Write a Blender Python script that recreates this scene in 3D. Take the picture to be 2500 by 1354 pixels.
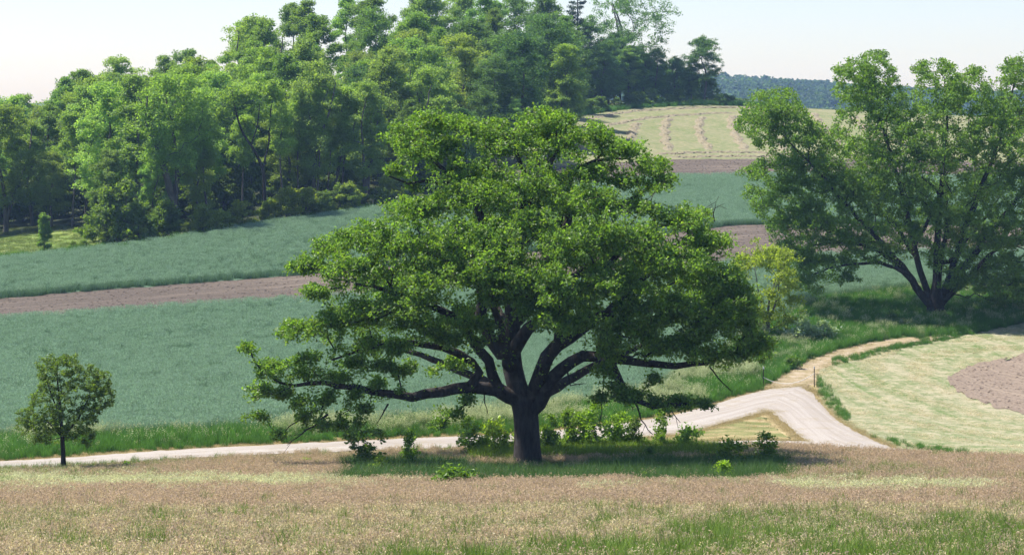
import bpy, math, random
import numpy as np
from mathutils import Vector
for o in list(bpy.data.objects): bpy.data.objects.remove(o)
S = bpy.context.scene
COL = S.collection
RNG = np.random.default_rng(7)
F = 4861.0        # focal length in photograph pixels (70 mm on a 36 mm sensor)
HOR = 300.0       # photograph row of the horizon
# ------------------------------------------------------------------ camera, sky, sun, exposure
cam = bpy.data.cameras.new('camera'); cam.lens = 70.0; cam.sensor_width = 36.0
cam.shift_y = -(677 - HOR) / 2500.0; cam.clip_start = 0.5; cam.clip_end = 12000
camo = bpy.data.objects.new('camera', cam); COL.objects.link(camo)
camo.location = (0, 0, 0); camo.rotation_euler = (math.pi / 2, 0, 0); S.camera = camo
SUN_EL = math.radians(61); SUN_AZ = math.radians(-68)      # azimuth from +Y towards +X
sun_dir = Vector((math.sin(SUN_AZ) * math.cos(SUN_EL), math.cos(SUN_AZ) * math.cos(SUN_EL), math.sin(SUN_EL)))
w = bpy.data.worlds.new('World'); S.world = w; w.use_nodes = True
nt = w.node_tree; nt.nodes.clear()
sk = nt.nodes.new('ShaderNodeTexSky'); sk.sky_type = 'NISHITA'; sk.sun_disc = False
sk.sun_elevation = SUN_EL; sk.sun_rotation = SUN_AZ; sk.air_density = 1.0; sk.dust_density = 0.7; sk.ozone_density = 2.2
bg = nt.nodes.new('ShaderNodeBackground'); bg.inputs['Strength'].default_value = 0.1
wo = nt.nodes.new('ShaderNodeOutputWorld')
tint = nt.nodes.new('ShaderNodeMix'); tint.data_type = 'RGBA'; tint.blend_type = 'MULTIPLY'; tint.inputs[0].default_value = 1.0; tint.inputs[7].default_value = (1.0, 0.95, 1.04, 1)
nt.links.new(sk.outputs[0], tint.inputs[6]); nt.links.new(tint.outputs[2], bg.inputs['Color']); nt.links.new(bg.outputs[0], wo.inputs['Surface'])
sl = bpy.data.lights.new('sun', 'SUN'); sl.energy = 5.0; sl.angle = math.radians(0.55); sl.color = (1.0, 0.96, 0.89)
so = bpy.data.objects.new('sun', sl); COL.objects.link(so)
so.rotation_euler = sun_dir.to_track_quat('Z', 'Y').to_euler(); so.location = (-60, 60, 120)
S.view_settings.view_transform = 'Standard'; S.view_settings.look = 'None'
S.view_settings.exposure = 0.88; S.view_settings.gamma = 1.0; S.view_settings.use_curve_mapping = False
S.render.engine = 'CYCLES'
cy = S.cycles; cy.max_bounces = 7; cy.diffuse_bounces = 4; cy.glossy_bounces = 2; cy.transmission_bounces = 5
cy.transparent_max_bounces = 4; cy.volume_bounces = 0; cy.caustics_reflective = False; cy.caustics_refractive = False
cy.sample_clamp_indirect = 4.0

# ------------------------------------------------------------------ terrain height field
NEAR = [(0, -1.7), (30, -7.6)]
TAB = {
 -700: [(40,1405),(45,1365),(60,1285),(80,1215),(92,1180),(98,1166),(101,1144),(110,1098),(130,1003),(150,913),(175,812),(190,755),(215,672),(240,630),(300,560),(400,470)],
 0:    [(40,1402),(45,1364),(60,1282),(80,1210),(92,1161),(98,1146),(101,1124),(110,1080),(130,985),(150,895),(175,790),(190,730),(215,640),(225,618),(240,594),(270,545),(300,505),(350,460),(400,430)],
 700:  [(40,1400),(45,1363),(60,1278),(80,1205),(92,1165),(98,1142),(102,1108),(105,1086),(112,1050),(130,965),(150,880),(175,775),(183,743),(200,675),(232,545),(245,510),(270,440),(300,365),(330,300),(400,245)],
 1250: [(40,1400),(45,1362),(60,1275),(80,1202),(90,1172),(98,1150),(104,1112),(108,1090),(112,1061),(125,995),(150,880),(175,770),(188,705),(208,620),(250,480),(280,405),(330,305),(400,238)],
 1800: [(40,1400),(45,1362),(60,1275),(80,1202),(90,1168),(98,1140),(105,1107),(110,1080),(118,1027),(122,1003),(126,981),(135,925),(150,840),(170,735),(190,650),(225,550),(275,437),(300,390),(340,335),(400,256)],
 2500: [(40,1398),(45,1360),(60,1272),(80,1198),(90,1165),(98,1142),(106,1112),(112,1088),(120,1040),(130,975),(145,885),(160,800),(175,725),(200,640),(225,560),(275,445),(300,395),(340,345),(400,286)],
 3200: [(40,1398),(45,1360),(60,1272),(80,1198),(90,1165),(98,1142),(106,1112),(112,1088),(120,1040),(130,975),(145,885),(160,800),(175,725),(200,640),(225,560),(275,450),(300,405),(340,355),(400,296)],
}
YG = np.arange(0, 421.0)
def _col(k):
    ys = [a for a, b in NEAR] + [a for a, b in k]
    zs = [b for a, b in NEAR] + [-(b - HOR) / F * a for a, b in k]
    z = np.interp(YG, ys, zs)
    p = np.concatenate([2 * z[0] - z[1:13][::-1], z, 2 * z[-1] - z[-13:-1][::-1]])
    kern = np.exp(-0.5 * (np.arange(-12, 13) / 2.6) ** 2); kern /= kern.sum()
    return np.convolve(p, kern, 'same')[12:-12]
_pk = sorted(TAB); _zc = np.array([_col(TAB[k]) for k in _pk])
PG = np.arange(-700, 3201, 20.0)
def _cr(px):
    i = int(np.clip(np.searchsorted(_pk, px, 'right') - 1, 0, len(_pk) - 2))
    t = (px - _pk[i]) / (_pk[i + 1] - _pk[i])
    m = lambda j: (_zc[min(j + 1, len(_pk) - 1)] - _zc[max(j - 1, 0)]) / (_pk[min(j + 1, len(_pk) - 1)] - _pk[max(j - 1, 0)]) * (_pk[i + 1] - _pk[i])
    a, b = _zc[i], _zc[i + 1]
    return (2*t**3-3*t*t+1)*a + (t**3-2*t*t+t)*m(i) + (-2*t**3+3*t*t)*b + (t**3-t*t)*m(i + 1)
ZT = np.array([_cr(p) for p in PG])
def sstep(a, b, x):
    t = np.clip((x - a) / (b - a), 0, 1); return t * t * (3 - 2 * t)
def terr(x, y):
    x = np.asarray(x, float); y = np.asarray(y, float)
    px = np.clip(1250 + F * x / np.maximum(y, 25), -700, 3199.9)
    fi = (px + 700) / 20; i = np.minimum(fi.astype(int), len(PG) - 2); tx = fi - i
    yy = np.clip(y, 0, 419.9); j = yy.astype(int); ty = yy - j
    z = (ZT[i, j] * (1 - ty) + ZT[i, j + 1] * ty) * (1 - tx) + (ZT[i + 1, j] * (1 - ty) + ZT[i + 1, j + 1] * ty) * tx
    z = z + 0.035 * np.sin(x * 0.9 + 0.5 * np.sin(y * 0.4)) * np.sin(y * 0.35 + x * 0.13) * np.clip(y / 40, 0, 1)
    z = np.where(y < 0, -1.7 - 0.10 * np.clip(y, -400, 0), z)
    hill = (35 + 5 * np.sin(x / 170 + 1.0) + 3 * np.sin(x / 61.0)) * sstep(1000, 1750, y) + 30 * sstep(2300, 3600, y)
    mid = 6 * np.sin(x / 120.) * sstep(500, 800, y)
    far = -20 + hill + mid
    return z * (1 - sstep(415, 560, y)) + far * sstep(415, 560, y)
_yd = np.arange(30, 420, 0.25)
def ground_y(px, py):
    x = (px - 1250) / F * _yd
    v = HOR - F * terr(x, _yd) / _yd
    k = np.argmax(v <= py)
    if v[k] > py: return _yd[-1]
    if k == 0: return _yd[0]
    t = (v[k - 1] - py) / max(v[k - 1] - v[k], 1e-6)
    return _yd[k - 1] + 0.25 * t
def G(px, py):
    y = ground_y(px, py); x = (px - 1250) / F * y
    return np.array([x, y, float(terr(x, y))])
def at(px, py, y):
    return np.array([(px - 1250) / F * y, y, -(py - HOR) / F * y])
def gpx(x, y):
    z = terr(x, y); return 1250 + F * x / y, HOR - F * z / y
def inpoly(px, py, poly):
    r = np.zeros(px.shape, bool); n = len(poly)
    for i in range(n):
        x1, y1 = poly[i]; x2, y2 = poly[(i + 1) % n]
        if y1 == y2: continue
        c = ((y1 > py) != (y2 > py)) & (px < (x2 - x1) * (py - y1) / (y2 - y1) + x1)
        r ^= c
    return r
def vnoise(x, y, s, seed=0):
    r = np.random.default_rng(seed); T = r.random((64, 64))
    X = x / s; Y = y / s; i = np.floor(X).astype(int); j = np.floor(Y).astype(int)
    a = X - i; b = Y - j; a = a*a*(3-2*a); b = b*b*(3-2*b); i %= 64; j %= 64; i2 = (i+1) % 64; j2 = (j+1) % 64
    return (T[i, j]*(1-a)+T[i2, j]*a)*(1-b) + (T[i, j2]*(1-a)+T[i2, j2]*a)*b

# ------------------------------------------------------------------ mesh helpers
def mk_mesh(name, V, tris=None, quads=None, col=None, mat=None, smooth=False, uv=None):
    me = bpy.data.meshes.new(name); V = np.asarray(V, np.float32)
    li = []; tot = []
    if tris is not None and len(tris): li.append(np.asarray(tris, np.int32).ravel()); tot.append(np.full(len(tris), 3, np.int32))
    if quads is not None and len(quads): li.append(np.asarray(quads, np.int32).ravel()); tot.append(np.full(len(quads), 4, np.int32))
    li = np.concatenate(li); tot = np.concatenate(tot)
    me.vertices.add(len(V)); me.vertices.foreach_set('co', V.ravel())
    me.loops.add(len(li)); me.loops.foreach_set('vertex_index', li)
    me.polygons.add(len(tot)); st = np.concatenate([[0], np.cumsum(tot)[:-1]]).astype(np.int32)
    me.polygons.foreach_set('loop_start', st)
    me.polygons.foreach_set('use_smooth', np.full(len(tot), smooth, bool))
    if col is not None:
        c = np.ones((len(V), 4), np.float32); c[:, :3] = col
        at_ = me.color_attributes.new('col', 'FLOAT_COLOR', 'POINT'); at_.data.foreach_set('color', c.ravel())
    if uv is not None:
        u = me.uv_layers.new(name='UVMap'); u.data.foreach_set('uv', np.asarray(uv, np.float32)[li].ravel())
    me.update(calc_edges=True)
    if mat: me.materials.append(mat)
    return me
def link(name, me, parent=None, loc=None):
    o = bpy.data.objects.new(name, me); COL.objects.link(o)
    if parent: o.parent = parent
    if loc is not None: o.location = loc
    return o
def tag(o, label=None, cat=None, group=None, kind=None):
    if label: o['label'] = label
    if cat: o['category'] = cat
    if group: o['group'] = group
    if kind: o['kind'] = kind
    return o
def thing(name, label, cat, loc, group=None):
    o = bpy.data.objects.new(name, None); COL.objects.link(o); o.location = loc; o.empty_display_size = 0.5
    return tag(o, label, cat, group)
def copy_tree(root, loc, rz=0, sc=(1, 1, 1), color=None, label=None, group=None):
    r = root.copy(); COL.objects.link(r); r.location = loc; r.rotation_euler = (0, 0, rz); r.scale = sc
    if label: r['label'] = label
    if group: r['group'] = group
    for ch in [c for c in root.children]:
        c = ch.copy(); COL.objects.link(c); c.parent = r
        if color and c.name.startswith(('crown', 'foliage')): c.color = (*color, 1)
    return r

# ------------------------------------------------------------------ materials
def newmat(name):
    m = bpy.data.materials.new(name); m.use_nodes = True; t = m.node_tree; t.nodes.clear()
    out = t.nodes.new('ShaderNodeOutputMaterial'); return m, t, out
def N(t, typ, **kw):
    n = t.nodes.new(typ)
    for k, v in kw.items():
        if k in n.inputs: n.inputs[k].default_value = v
        else: setattr(n, k, v)
    return n
def mixc(t, fac, a, b, blend='MIX'):
    n = t.nodes.new('ShaderNodeMix'); n.data_type = 'RGBA'; n.blend_type = blend
    for sock, v in ((n.inputs[0], fac), (n.inputs[6], a), (n.inputs[7], b)):
        if hasattr(v, 'is_output') or isinstance(v, bpy.types.NodeSocket): t.links.new(v, sock)
        elif isinstance(v, (tuple, list)): sock.default_value = (*v[:3], 1)
        else: sock.default_value = v
    return n.outputs[2]
def ramp(t, fac, stops):
    n = t.nodes.new('ShaderNodeValToRGB'); t.links.new(fac, n.inputs[0]); e = n.color_ramp.elements
    while len(e) < len(stops): e.new(0.5)
    for q, (p, c) in zip(e, stops):
        q.position = p; q.color = (*c, 1) if isinstance(c, tuple) else (c, c, c, 1)
    return n.outputs[0]
def math_(t, op, a, b=0.0):
    n = t.nodes.new('ShaderNodeMath'); n.operation = op
    for s_, v in ((n.inputs[0], a), (n.inputs[1], b)):
        if isinstance(v, bpy.types.NodeSocket): t.links.new(v, s_)
        else: s_.default_value = v
    return n.outputs[0]
def noise(t, vec, scale, detail=6, rough=0.6, dist=0.0):
    n = N(t, 'ShaderNodeTexNoise'); n.inputs['Scale'].default_value = scale; n.inputs['Detail'].default_value = detail
    n.inputs['Roughness'].default_value = rough; n.inputs['Distortion'].default_value = dist
    if vec is not None: t.links.new(vec, n.inputs['Vector'])
    return n.outputs['Fac']
def mapping(t, src, scale=(1, 1, 1), rot=(0, 0, 0)):
    n = N(t, 'ShaderNodeMapping'); n.inputs['Scale'].default_value = scale; n.inputs['Rotation'].default_value = rot
    t.links.new(src, n.inputs['Vector']); return n.outputs[0]
def bump(t, h, strength=0.5, dist=0.1):
    n = N(t, 'ShaderNodeBump'); n.inputs['Strength'].default_value = strength; n.inputs['Distance'].default_value = dist
    t.links.new(h, n.inputs['Height']); return n.outputs[0]
def diffuse_out(t, out, color, rough=0.9, normal=None, spec=0.15):
    p = N(t, 'ShaderNodeBsdfPrincipled'); p.inputs['Roughness'].default_value = rough
    p.inputs['Specular IOR Level'].default_value = spec
    if isinstance(color, bpy.types.NodeSocket): t.links.new(color, p.inputs['Base Color'])
    else: p.inputs['Base Color'].default_value = (*color, 1)
    if normal is not None: t.links.new(normal, p.inputs['Normal'])
    t.links.new(p.outputs[0], out.inputs['Surface']); return p
def foliage_mat(name, trans=0.42, tgain=(1.9, 2.0, 0.7), rough=0.42, spec=0.45, rnd=0.25):
    m, t, out = newmat(name)
    a = N(t, 'ShaderNodeAttribute', attribute_name='col'); oi = N(t, 'ShaderNodeObjectInfo')
    c = mixc(t, 1.0, a.outputs['Color'], oi.outputs['Color'], 'MULTIPLY')
    v = math_(t, 'ADD', math_(t, 'MULTIPLY', oi.outputs['Random'], rnd), 1.0 - rnd / 2)
    cc = N(t, 'ShaderNodeCombineColor'); [t.links.new(v, cc.inputs[k]) for k in range(3)]
    c = mixc(t, 1.0, c, cc.outputs[0], 'MULTIPLY')
    tc = mixc(t, 1.0, c, tgain, 'MULTIPLY'); t.nodes[-1].clamp_result = False
    p = N(t, 'ShaderNodeBsdfPrincipled'); t.links.new(c, p.inputs['Base Color'])
    p.inputs['Roughness'].default_value = rough; p.inputs['Specular IOR Level'].default_value = spec
    tr = N(t, 'ShaderNodeBsdfTranslucent'); t.links.new(tc, tr.inputs['Color'])
    mx = N(t, 'ShaderNodeMixShader'); mx.inputs[0].default_value = trans
    t.links.new(p.outputs[0], mx.inputs[1]); t.links.new(tr.outputs[0], mx.inputs[2]); t.links.new(mx.outputs[0], out.inputs['Surface'])
    return m
M_LEAF = foliage_mat('broadleaf foliage', 0.46, (2.0, 2.05, 0.7), 0.45, 0.35)
M_WOODLEAF = foliage_mat('woodland foliage', 0.46, (1.9, 1.9, 0.7), 0.5, 0.2, 0.3)
M_GRASS = foliage_mat('grass blades', 0.40, (1.2, 1.25, 0.9), 0.55, 0.15, 0.35)
M_CROP = foliage_mat('cereal crop blades', 0.32, (1.3, 1.4, 0.9), 0.5, 0.25, 0.08)
def bark_mat(name, a, b, scale=6.0):
    m, t, out = newmat(name); tc = N(t, 'ShaderNodeTexCoord')
    v = mapping(t, tc.outputs['Object'], (1, 1, 0.22))
    n1 = noise(t, v, scale, 8, 0.7); n2 = noise(t, tc.outputs['Object'], 1.3, 4, 0.6)
    c = ramp(t, n1, [(0.3, a), (0.7, b)])
    c = mixc(t, ramp(t, n2, [(0.55, 0.0), (0.72, 0.6)]), c, tuple(min(1, q * 1.7) for q in b))
    diffuse_out(t, out, c, 0.92, bump(t, n1, 1.0, 0.06), 0.1); return m
M_BARK = bark_mat('oak bark', (0.016, 0.013, 0.011), (0.075, 0.064, 0.058))
M_BARK2 = bark_mat('woodland bark', (0.05, 0.043, 0.037), (0.17, 0.15, 0.13), 4.0)

def ground_mat():
    m, t, out = newmat('rough grass ground'); tc = N(t, 'ShaderNodeTexCoord'); g = tc.outputs['Object']
    n1 = noise(t, g, 0.12, 5); n2 = noise(t, g, 2.5, 8, 0.7); n3 = noise(t, g, 14.0, 4, 0.7)
    c = ramp(t, n1, [(0.3, (0.035, 0.075, 0.018)), (0.7, (0.085, 0.11, 0.035))])
    c = mixc(t, ramp(t, n2, [(0.45, 0.0), (0.75, 0.6)]), c, (0.16, 0.14, 0.07))
    diffuse_out(t, out, c, 0.95, bump(t, n3, 0.8, 0.08)); return m
M_GROUND = ground_mat()
def gravel_mat():
    m, t, out = newmat('pale limestone gravel'); tc = N(t, 'ShaderNodeTexCoord'); g = tc.outputs['Object']; uv = tc.outputs['UV']
    n1 = noise(t, g, 11.0, 7, 0.8); n2 = noise(t, mapping(t, uv, (0.05, 1.1, 1)), 1.0, 6, 0.65, 0.15); n3 = noise(t, g, 0.7, 7, 0.75)
    c = ramp(t, n1, [(0.25, (0.18, 0.158, 0.137)), (0.5, (0.36, 0.325, 0.288)), (0.8, (0.47, 0.435, 0.395))])
    c = mixc(t, ramp(t, n2, [(0.40, 0.0), (0.60, 0.8)]), c, (0.27, 0.235, 0.20))
    c = mixc(t, ramp(t, n3, [(0.52, 0.0), (0.66, 0.6)]), c, (0.27, 0.225, 0.155))
    diffuse_out(t, out, c, 0.95, bump(t, n1, 0.7, 0.04)); return m
M_GRAVEL = gravel_mat()
def strip_soil_mat(name, dark, mid, straw, amount):
    m, t, out = newmat(name); tc = N(t, 'ShaderNodeTexCoord'); g = tc.outputs['Object']; uv = tc.outputs['UV']
    rows = noise(t, mapping(t, uv, (0.05, 1.3, 1)), 1.0, 7, 0.7, 0.25); cl = noise(t, g, 5.5, 7, 0.75); big = noise(t, mapping(t, uv, (0.03, 0.22, 1)), 1.0, 4, 0.6)
    c = ramp(t, cl, [(0.3, dark), (0.62, mid)])
    sf = math_(t, 'MULTIPLY', ramp(t, rows, [(0.48, 0.0), (0.66, 1.0)]), ramp(t, big, [(0.35, 0.25), (0.65, 1.0)]))
    c = mixc(t, math_(t, 'MULTIPLY', sf, amount), c, straw)
    diffuse_out(t, out, c, 0.97, bump(t, math_(t, 'ADD', cl, rows), 1.0, 0.12)); return m
M_SOIL = strip_soil_mat('tilled soil with straw residue', (0.048, 0.037, 0.029), (0.132, 0.106, 0.085), (0.33, 0.265, 0.205), 0.6)
M_SOIL2 = strip_soil_mat('dry tilled soil', (0.11, 0.08, 0.06), (0.30, 0.235, 0.18), (0.42, 0.34, 0.25), 0.5)
def hay_mat(name, green, pale, straw, vs, us, amt):
    m, t, out = newmat(name); tc = N(t, 'ShaderNodeTexCoord'); g = tc.outputs['Object']; uv = tc.outputs['UV']
    rows = noise(t, mapping(t, uv, (us, vs, 1)), 1.0, 5, 0.6, 0.4); fine = noise(t, g, 6.0, 8, 0.75); patch = noise(t, g, 0.16, 4, 0.6)
    c = ramp(t, fine, [(0.3, green), (0.62, pale)])
    f = math_(t, 'ADD', math_(t, 'MULTIPLY', rows, 0.75), math_(t, 'MULTIPLY', fine, 0.35))
    f = math_(t, 'ADD', f, math_(t, 'MULTIPLY', patch, 0.15))
    c = mixc(t, math_(t, 'MULTIPLY', ramp(t, f, [(0.50, 0.0), (0.74, 1.0)]), amt), c, straw)
    bl = noise(t, g, 1.1, 8, 0.8, 0.0)
    c = mixc(t, math_(t, 'MULTIPLY', ramp(t, bl, [(0.50, 0.0), (0.58, 1.0)]), .8), c, tuple(q * 1.12 for q in straw))
    c = mixc(t, math_(t, 'MULTIPLY', ramp(t, bl, [(0.36, 1.0), (0.46, 0.0)]), .75), c, green)
    diffuse_out(t, out, c, 0.95, bump(t, fine, 0.8, 0.07)); return m
M_HAYNEAR = hay_mat('mown hay swaths', (0.065, 0.125, 0.028), (0.15, 0.19, 0.07), (0.33, 0.29, 0.195), 0.34, 0.025, 0.85)
M_HAYFAR = hay_mat('mown hillside hay', (0.085, 0.135, 0.04), (0.165, 0.185, 0.07), (0.25, 0.22, 0.135), 0.12, 0.12, 0.6)
def simple_noise_mat(name, stops, scale, bscale=10.0, stretch=None, bs=0.6):
    m, t, out = newmat(name); tc = N(t, 'ShaderNodeTexCoord'); g = tc.outputs['Object']
    src = mapping(t, tc.outputs['UV'], stretch) if stretch else g
    n1 = noise(t, src, scale, 7, 0.7, 0.2); n2 = noise(t, g, bscale, 6, 0.7)
    f = math_(t, 'ADD', math_(t, 'MULTIPLY', n1, 0.75), math_(t, 'MULTIPLY', n2, 0.25))
    diffuse_out(t, out, ramp(t, f, stops), 0.95, bump(t, n2, bs, 0.06)); return m
M_FRINGE = simple_noise_mat('dry golden roadside turf', [(0.34, (0.14, 0.15, 0.05)), (0.48, (0.31, 0.25, 0.12)), (0.62, (0.46, 0.35, 0.21))], 0.9)
M_ISLAND = simple_noise_mat('mown dry lawn', [(0.36, (0.11, 0.14, 0.045)), (0.46, (0.17, 0.175, 0.065)), (0.53, (0.32, 0.25, 0.13)), (0.64, (0.44, 0.34, 0.21))], 1.0, 8.0, (0.10, 0.55, 1))
M_PATH = simple_noise_mat('stubbly dirt track', [(0.35, (0.15, 0.14, 0.06)), (0.48, (0.28, 0.22, 0.13)), (0.62, (0.38, 0.31, 0.23))], 1.6, 9.0)
M_CROPGROUND = simple_noise_mat('dull green ground between crop rows', [(0.35, (0.055, 0.10, 0.06)), (0.6, (0.10, 0.17, 0.105))], 0.6, 7.0)  # dull blue-green ground sheet beneath the crop tufts
M_CLEARING = simple_noise_mat('short meadow turf', [(0.35, (0.09, 0.15, 0.03)), (0.5, (0.15, 0.21, 0.045)), (0.65, (0.24, 0.24, 0.08))], 0.35, 5.0)
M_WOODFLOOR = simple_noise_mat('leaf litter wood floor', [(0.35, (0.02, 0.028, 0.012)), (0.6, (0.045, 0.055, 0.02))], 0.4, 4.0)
def plain(name, c, rough=0.6, metal=0.0):
    m, t, out = newmat(name); tc = N(t, 'ShaderNodeTexCoord'); n1 = noise(t, tc.outputs['Object'], 18.0)
    col = mixc(t, ramp(t, n1, [(0.35, 0.0), (0.7, 0.5)]), c, tuple(q * 0.55 for q in c))
    p = diffuse_out(t, out, col, rough); p.inputs['Metallic'].default_value = metal; return m
M_POST = plain('weathered steel post', (0.07, 0.06, 0.05), 0.7, 0.3)
M_ROPE = plain('white rope', (0.78, 0.76, 0.72)); M_TIP = plain('pale post tip', (0.6, 0.64, 0.7))
M_HAYROW = simple_noise_mat('cut hay', [(0.3, (0.12, 0.105, 0.06)), (0.5, (0.22, 0.19, 0.125)), (0.7, (0.30, 0.26, 0.18))], 1.4, 6.0, None, 1.0)

# ------------------------------------------------------------------ ground and field sheets
def grid_mesh(name, X, Y, Z, mat, uv=None, smooth=True):
    m, n = X.shape; V = np.stack([X, Y, Z], -1).reshape(-1, 3); I = np.arange(m * n).reshape(m, n)
    q = np.stack([I[:-1, :-1], I[:-1, 1:], I[1:, 1:], I[1:, :-1]], -1).reshape(-1, 4)
    return mk_mesh(name, V, quads=q, mat=mat, smooth=smooth, uv=uv)
ys = np.concatenate([np.arange(-300, 20, 20), np.arange(20, 96, 2.0), np.arange(96, 134, 0.8), np.arange(134, 430, 2.5), np.arange(430, 1000, 20), np.arange(1000, 2700, 60)])
xs = np.concatenate([-np.geomspace(140, 1600, 22)[::-1], np.arange(-136, 137, 2.0), np.geomspace(140, 1600, 22)])
X, Y = np.meshgrid(xs, ys)
tag(link('ground', grid_mesh('ground', X, Y, terr(X, Y), M_GROUND)), 'rolling rough grass ground under the whole farm', 'ground', kind='structure')

def resample(P, n):
    P = np.asarray(P, float); d = np.concatenate([[0], np.cumsum(np.linalg.norm(np.diff(P, axis=0), axis=1))])
    s = np.linspace(0, d[-1], n); return np.stack([np.interp(s, d, P[:, k]) for k in range(2)], 1)
def edge_xy(pts, n):
    q = resample(pts, max(n // 3, 8)); return resample([G(a, b)[:2] for a, b in q], n)
def loft(name, ea, eb, nu, nv, off, mat, rag=0.0, label=None, cat=None, kind='structure', seed=1, crown=0.0):
    A = edge_xy(ea, nu); B = edge_xy(eb, nu); t = np.linspace(0, 1, nv)[:, None, None]
    P = A[None] * (1 - t) + B[None] * t
    if rag:
        r = np.random.default_rng(seed); d = (B - A); d /= np.linalg.norm(d, axis=1)[:, None] + 1e-9
        for row, sg in ((0, -1), (nv - 1, 1)):
            k = np.convolve(r.normal(0, 1, nu), [.25, .5, .25], 'same') * rag
            P[row] += d * (sg * k)[:, None]
    L = np.concatenate([[0], np.cumsum(np.linalg.norm(np.diff((A + B) / 2, axis=0), axis=1))])
    Wd = np.linalg.norm(B - A, axis=1)
    U = np.broadcast_to(L[None], (nv, nu)); Vv = t[:, :, 0] * Wd[None]
    Z = terr(P[..., 0], P[..., 1]) + off + crown * (1 - (2 * t[:, :, 0] - 1) ** 2)
    me = grid_mesh(name, P[..., 0], P[..., 1], Z, mat, uv=np.stack([U, Vv], -1).reshape(-1, 2))
    o = link(name, me)
    return tag(o, label, cat, kind=kind)

# strip edges, photograph columns and rows of the ground line
CROP1_LO = [(-500,1106),(0,1083),(400,1072),(700,1056),(1000,1040),(1250,1020),(1450,992),(1600,960),(1720,900),(1850,800),(2000,735),(2250,705),(2500,690),(2900,690)]
SOIL1_LO = [(-500,825),(0,790),(300,769),(740,741),(1250,704),(1500,680),(1800,650),(2100,628),(2500,622),(2900,640)]
SOIL1_UP = [(-500,765),(0,731),(300,706),(740,673),(1250,624),(1500,588),(1800,551),(2100,548),(2500,556),(2900,570)]
CROP2_UP = [(-500,670),(0,641),(300,610),(500,582),(740,541),(900,520),(1050,498),(1250,478),(1400,455),(1640,438),(1850,434),(2100,436),(2500,444),(2900,452)]
SOIL2_UP = [(1150,425),(1400,405),(1640,391),(1850,389),(2100,391),(2500,398),(2900,408)]
SOIL2_LO = [(1150,487),(1250,478),(1400,455),(1640,438),(1850,434),(2100,436),(2500,444),(2900,452)]
HAY_UP = [(1250,330),(1420,283),(1550,265),(1700,257),(1850,259),(2000,268),(2250,280),(2500,289),(2900,300)]
loft('wheat_field', CROP1_LO, SOIL1_LO, 220, 40, 0.06, M_CROPGROUND, 0.3, 'ground of the lower blue-green cereal strip', 'field')
loft('tilled_strip', SOIL1_LO, SOIL1_UP, 260, 16, 0.10, M_SOIL, 0.35, 'long brown tilled strip between the two cereal strips', 'tilled soil', seed=2)
loft('wheat_field', SOIL1_UP, CROP2_UP, 220, 26, 0.06, M_CROPGROUND, 0.3, 'ground of the upper blue-green cereal strip below the wood', 'field', seed=3)
loft('tilled_strip', SOIL2_LO, SOIL2_UP, 160, 12, 0.10, M_SOIL, 0.35, 'brown tilled strip below the mown hillside hay field', 'tilled soil', seed=4)
loft('hay_field', SOIL2_UP, HAY_UP, 160, 40, 0.07, M_HAYFAR, 0.4, 'pale mown hay field on the hilltop', 'field', seed=5)
WOOD_UP = [(-500,560),(0,470),(300,420),(600,330),(900,270),(1250,245),(1400,258)]
WOOD_LO = [(-500,630),(0,578),(230,560),(300,600),(500,575),(740,533),(900,513),(1050,490),(1250,330),(1400,285)]
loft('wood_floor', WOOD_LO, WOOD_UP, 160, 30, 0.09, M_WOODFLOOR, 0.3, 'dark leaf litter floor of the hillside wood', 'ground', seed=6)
loft('clearing', [(-300,655),(0,639),(120,628),(240,612)], [(-300,600),(0,560),(120,553),(240,558)], 60, 16, 0.05, M_CLEARING, 0.3, 'sunlit grassy clearing at the corner of the wood', 'grass', seed=7)

NEAR_E = [(-400,1170),(0,1147),(155,1139),(400,1122),(700,1108),(1000,1097),(1250,1090),(1400,1083),(1550,1071),(1640,1063),(1720,1047),(1800,1024),(1870,1005),(1910,1004)]
FAR_E = [(-400,1148),(0,1127),(155,1119),(400,1101),(700,1085),(1000,1071),(1250,1061),(1400,1047),(1550,1030),(1640,1015),(1720,995),(1800,970),(1870,952),(1960,944)]
BR_L = [(1862,1000),(1890,1012),(1925,1042),(1960,1072),(1990,1096),(2060,1114),(2300,1142),(2800,1165)]
BR_R = [(1950,944),(1985,962),(2005,990),(2045,1030),(2100,1062),(2170,1092),(2300,1124),(2800,1150)]
LW_N = [(1480,1118),(1700,1104),(1850,1100),(2010,1104)]
LW_F = [(1480,1102),(1700,1081),(1850,1077),(1975,1080)]
def widen(e, d): return [(a, b + d) for a, b in e]
loft('roadside_turf', widen(NEAR_E, 10), widen(FAR_E, -12), 200, 8, 0.022, M_FRINGE, 0.35, 'dry golden turf fringe along the gravel drive', 'grass', seed=8)
loft('roadside_turf', [(a-30, b+4) for a, b in BR_L], [(a+34, b-8) for a, b in BR_R], 120, 8, 0.030, M_FRINGE, 0.4, 'dry golden turf fringe around the drive junction', 'grass', seed=9)
loft('grass_island', [(1560,1078),(1700,1081),(1850,1078),(1940,1079)], [(1560,1073),(1640,1064),(1790,1032),(1860,1018)], 60, 20, 0.040, M_ISLAND, 0.1, 'triangular mown grass island between the branches of the drive', 'grass', seed=10)
loft('gravel_road', NEAR_E, FAR_E, 260, 10, 0.050, M_GRAVEL, 0.16, 'pale gravel drive crossing behind the large oak', 'road', seed=11, crown=0.05)
loft('gravel_road', BR_L, BR_R, 160, 12, 0.062, M_GRAVEL, 0.2, 'wide gravel branch curving down from the drive junction', 'road', seed=12, crown=0.05)
loft('gravel_road', LW_N, LW_F, 80, 6, 0.074, M_GRAVEL, 0.12, 'narrow gravel cut-off below the triangular grass island', 'road', seed=13, crown=0.02)
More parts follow.
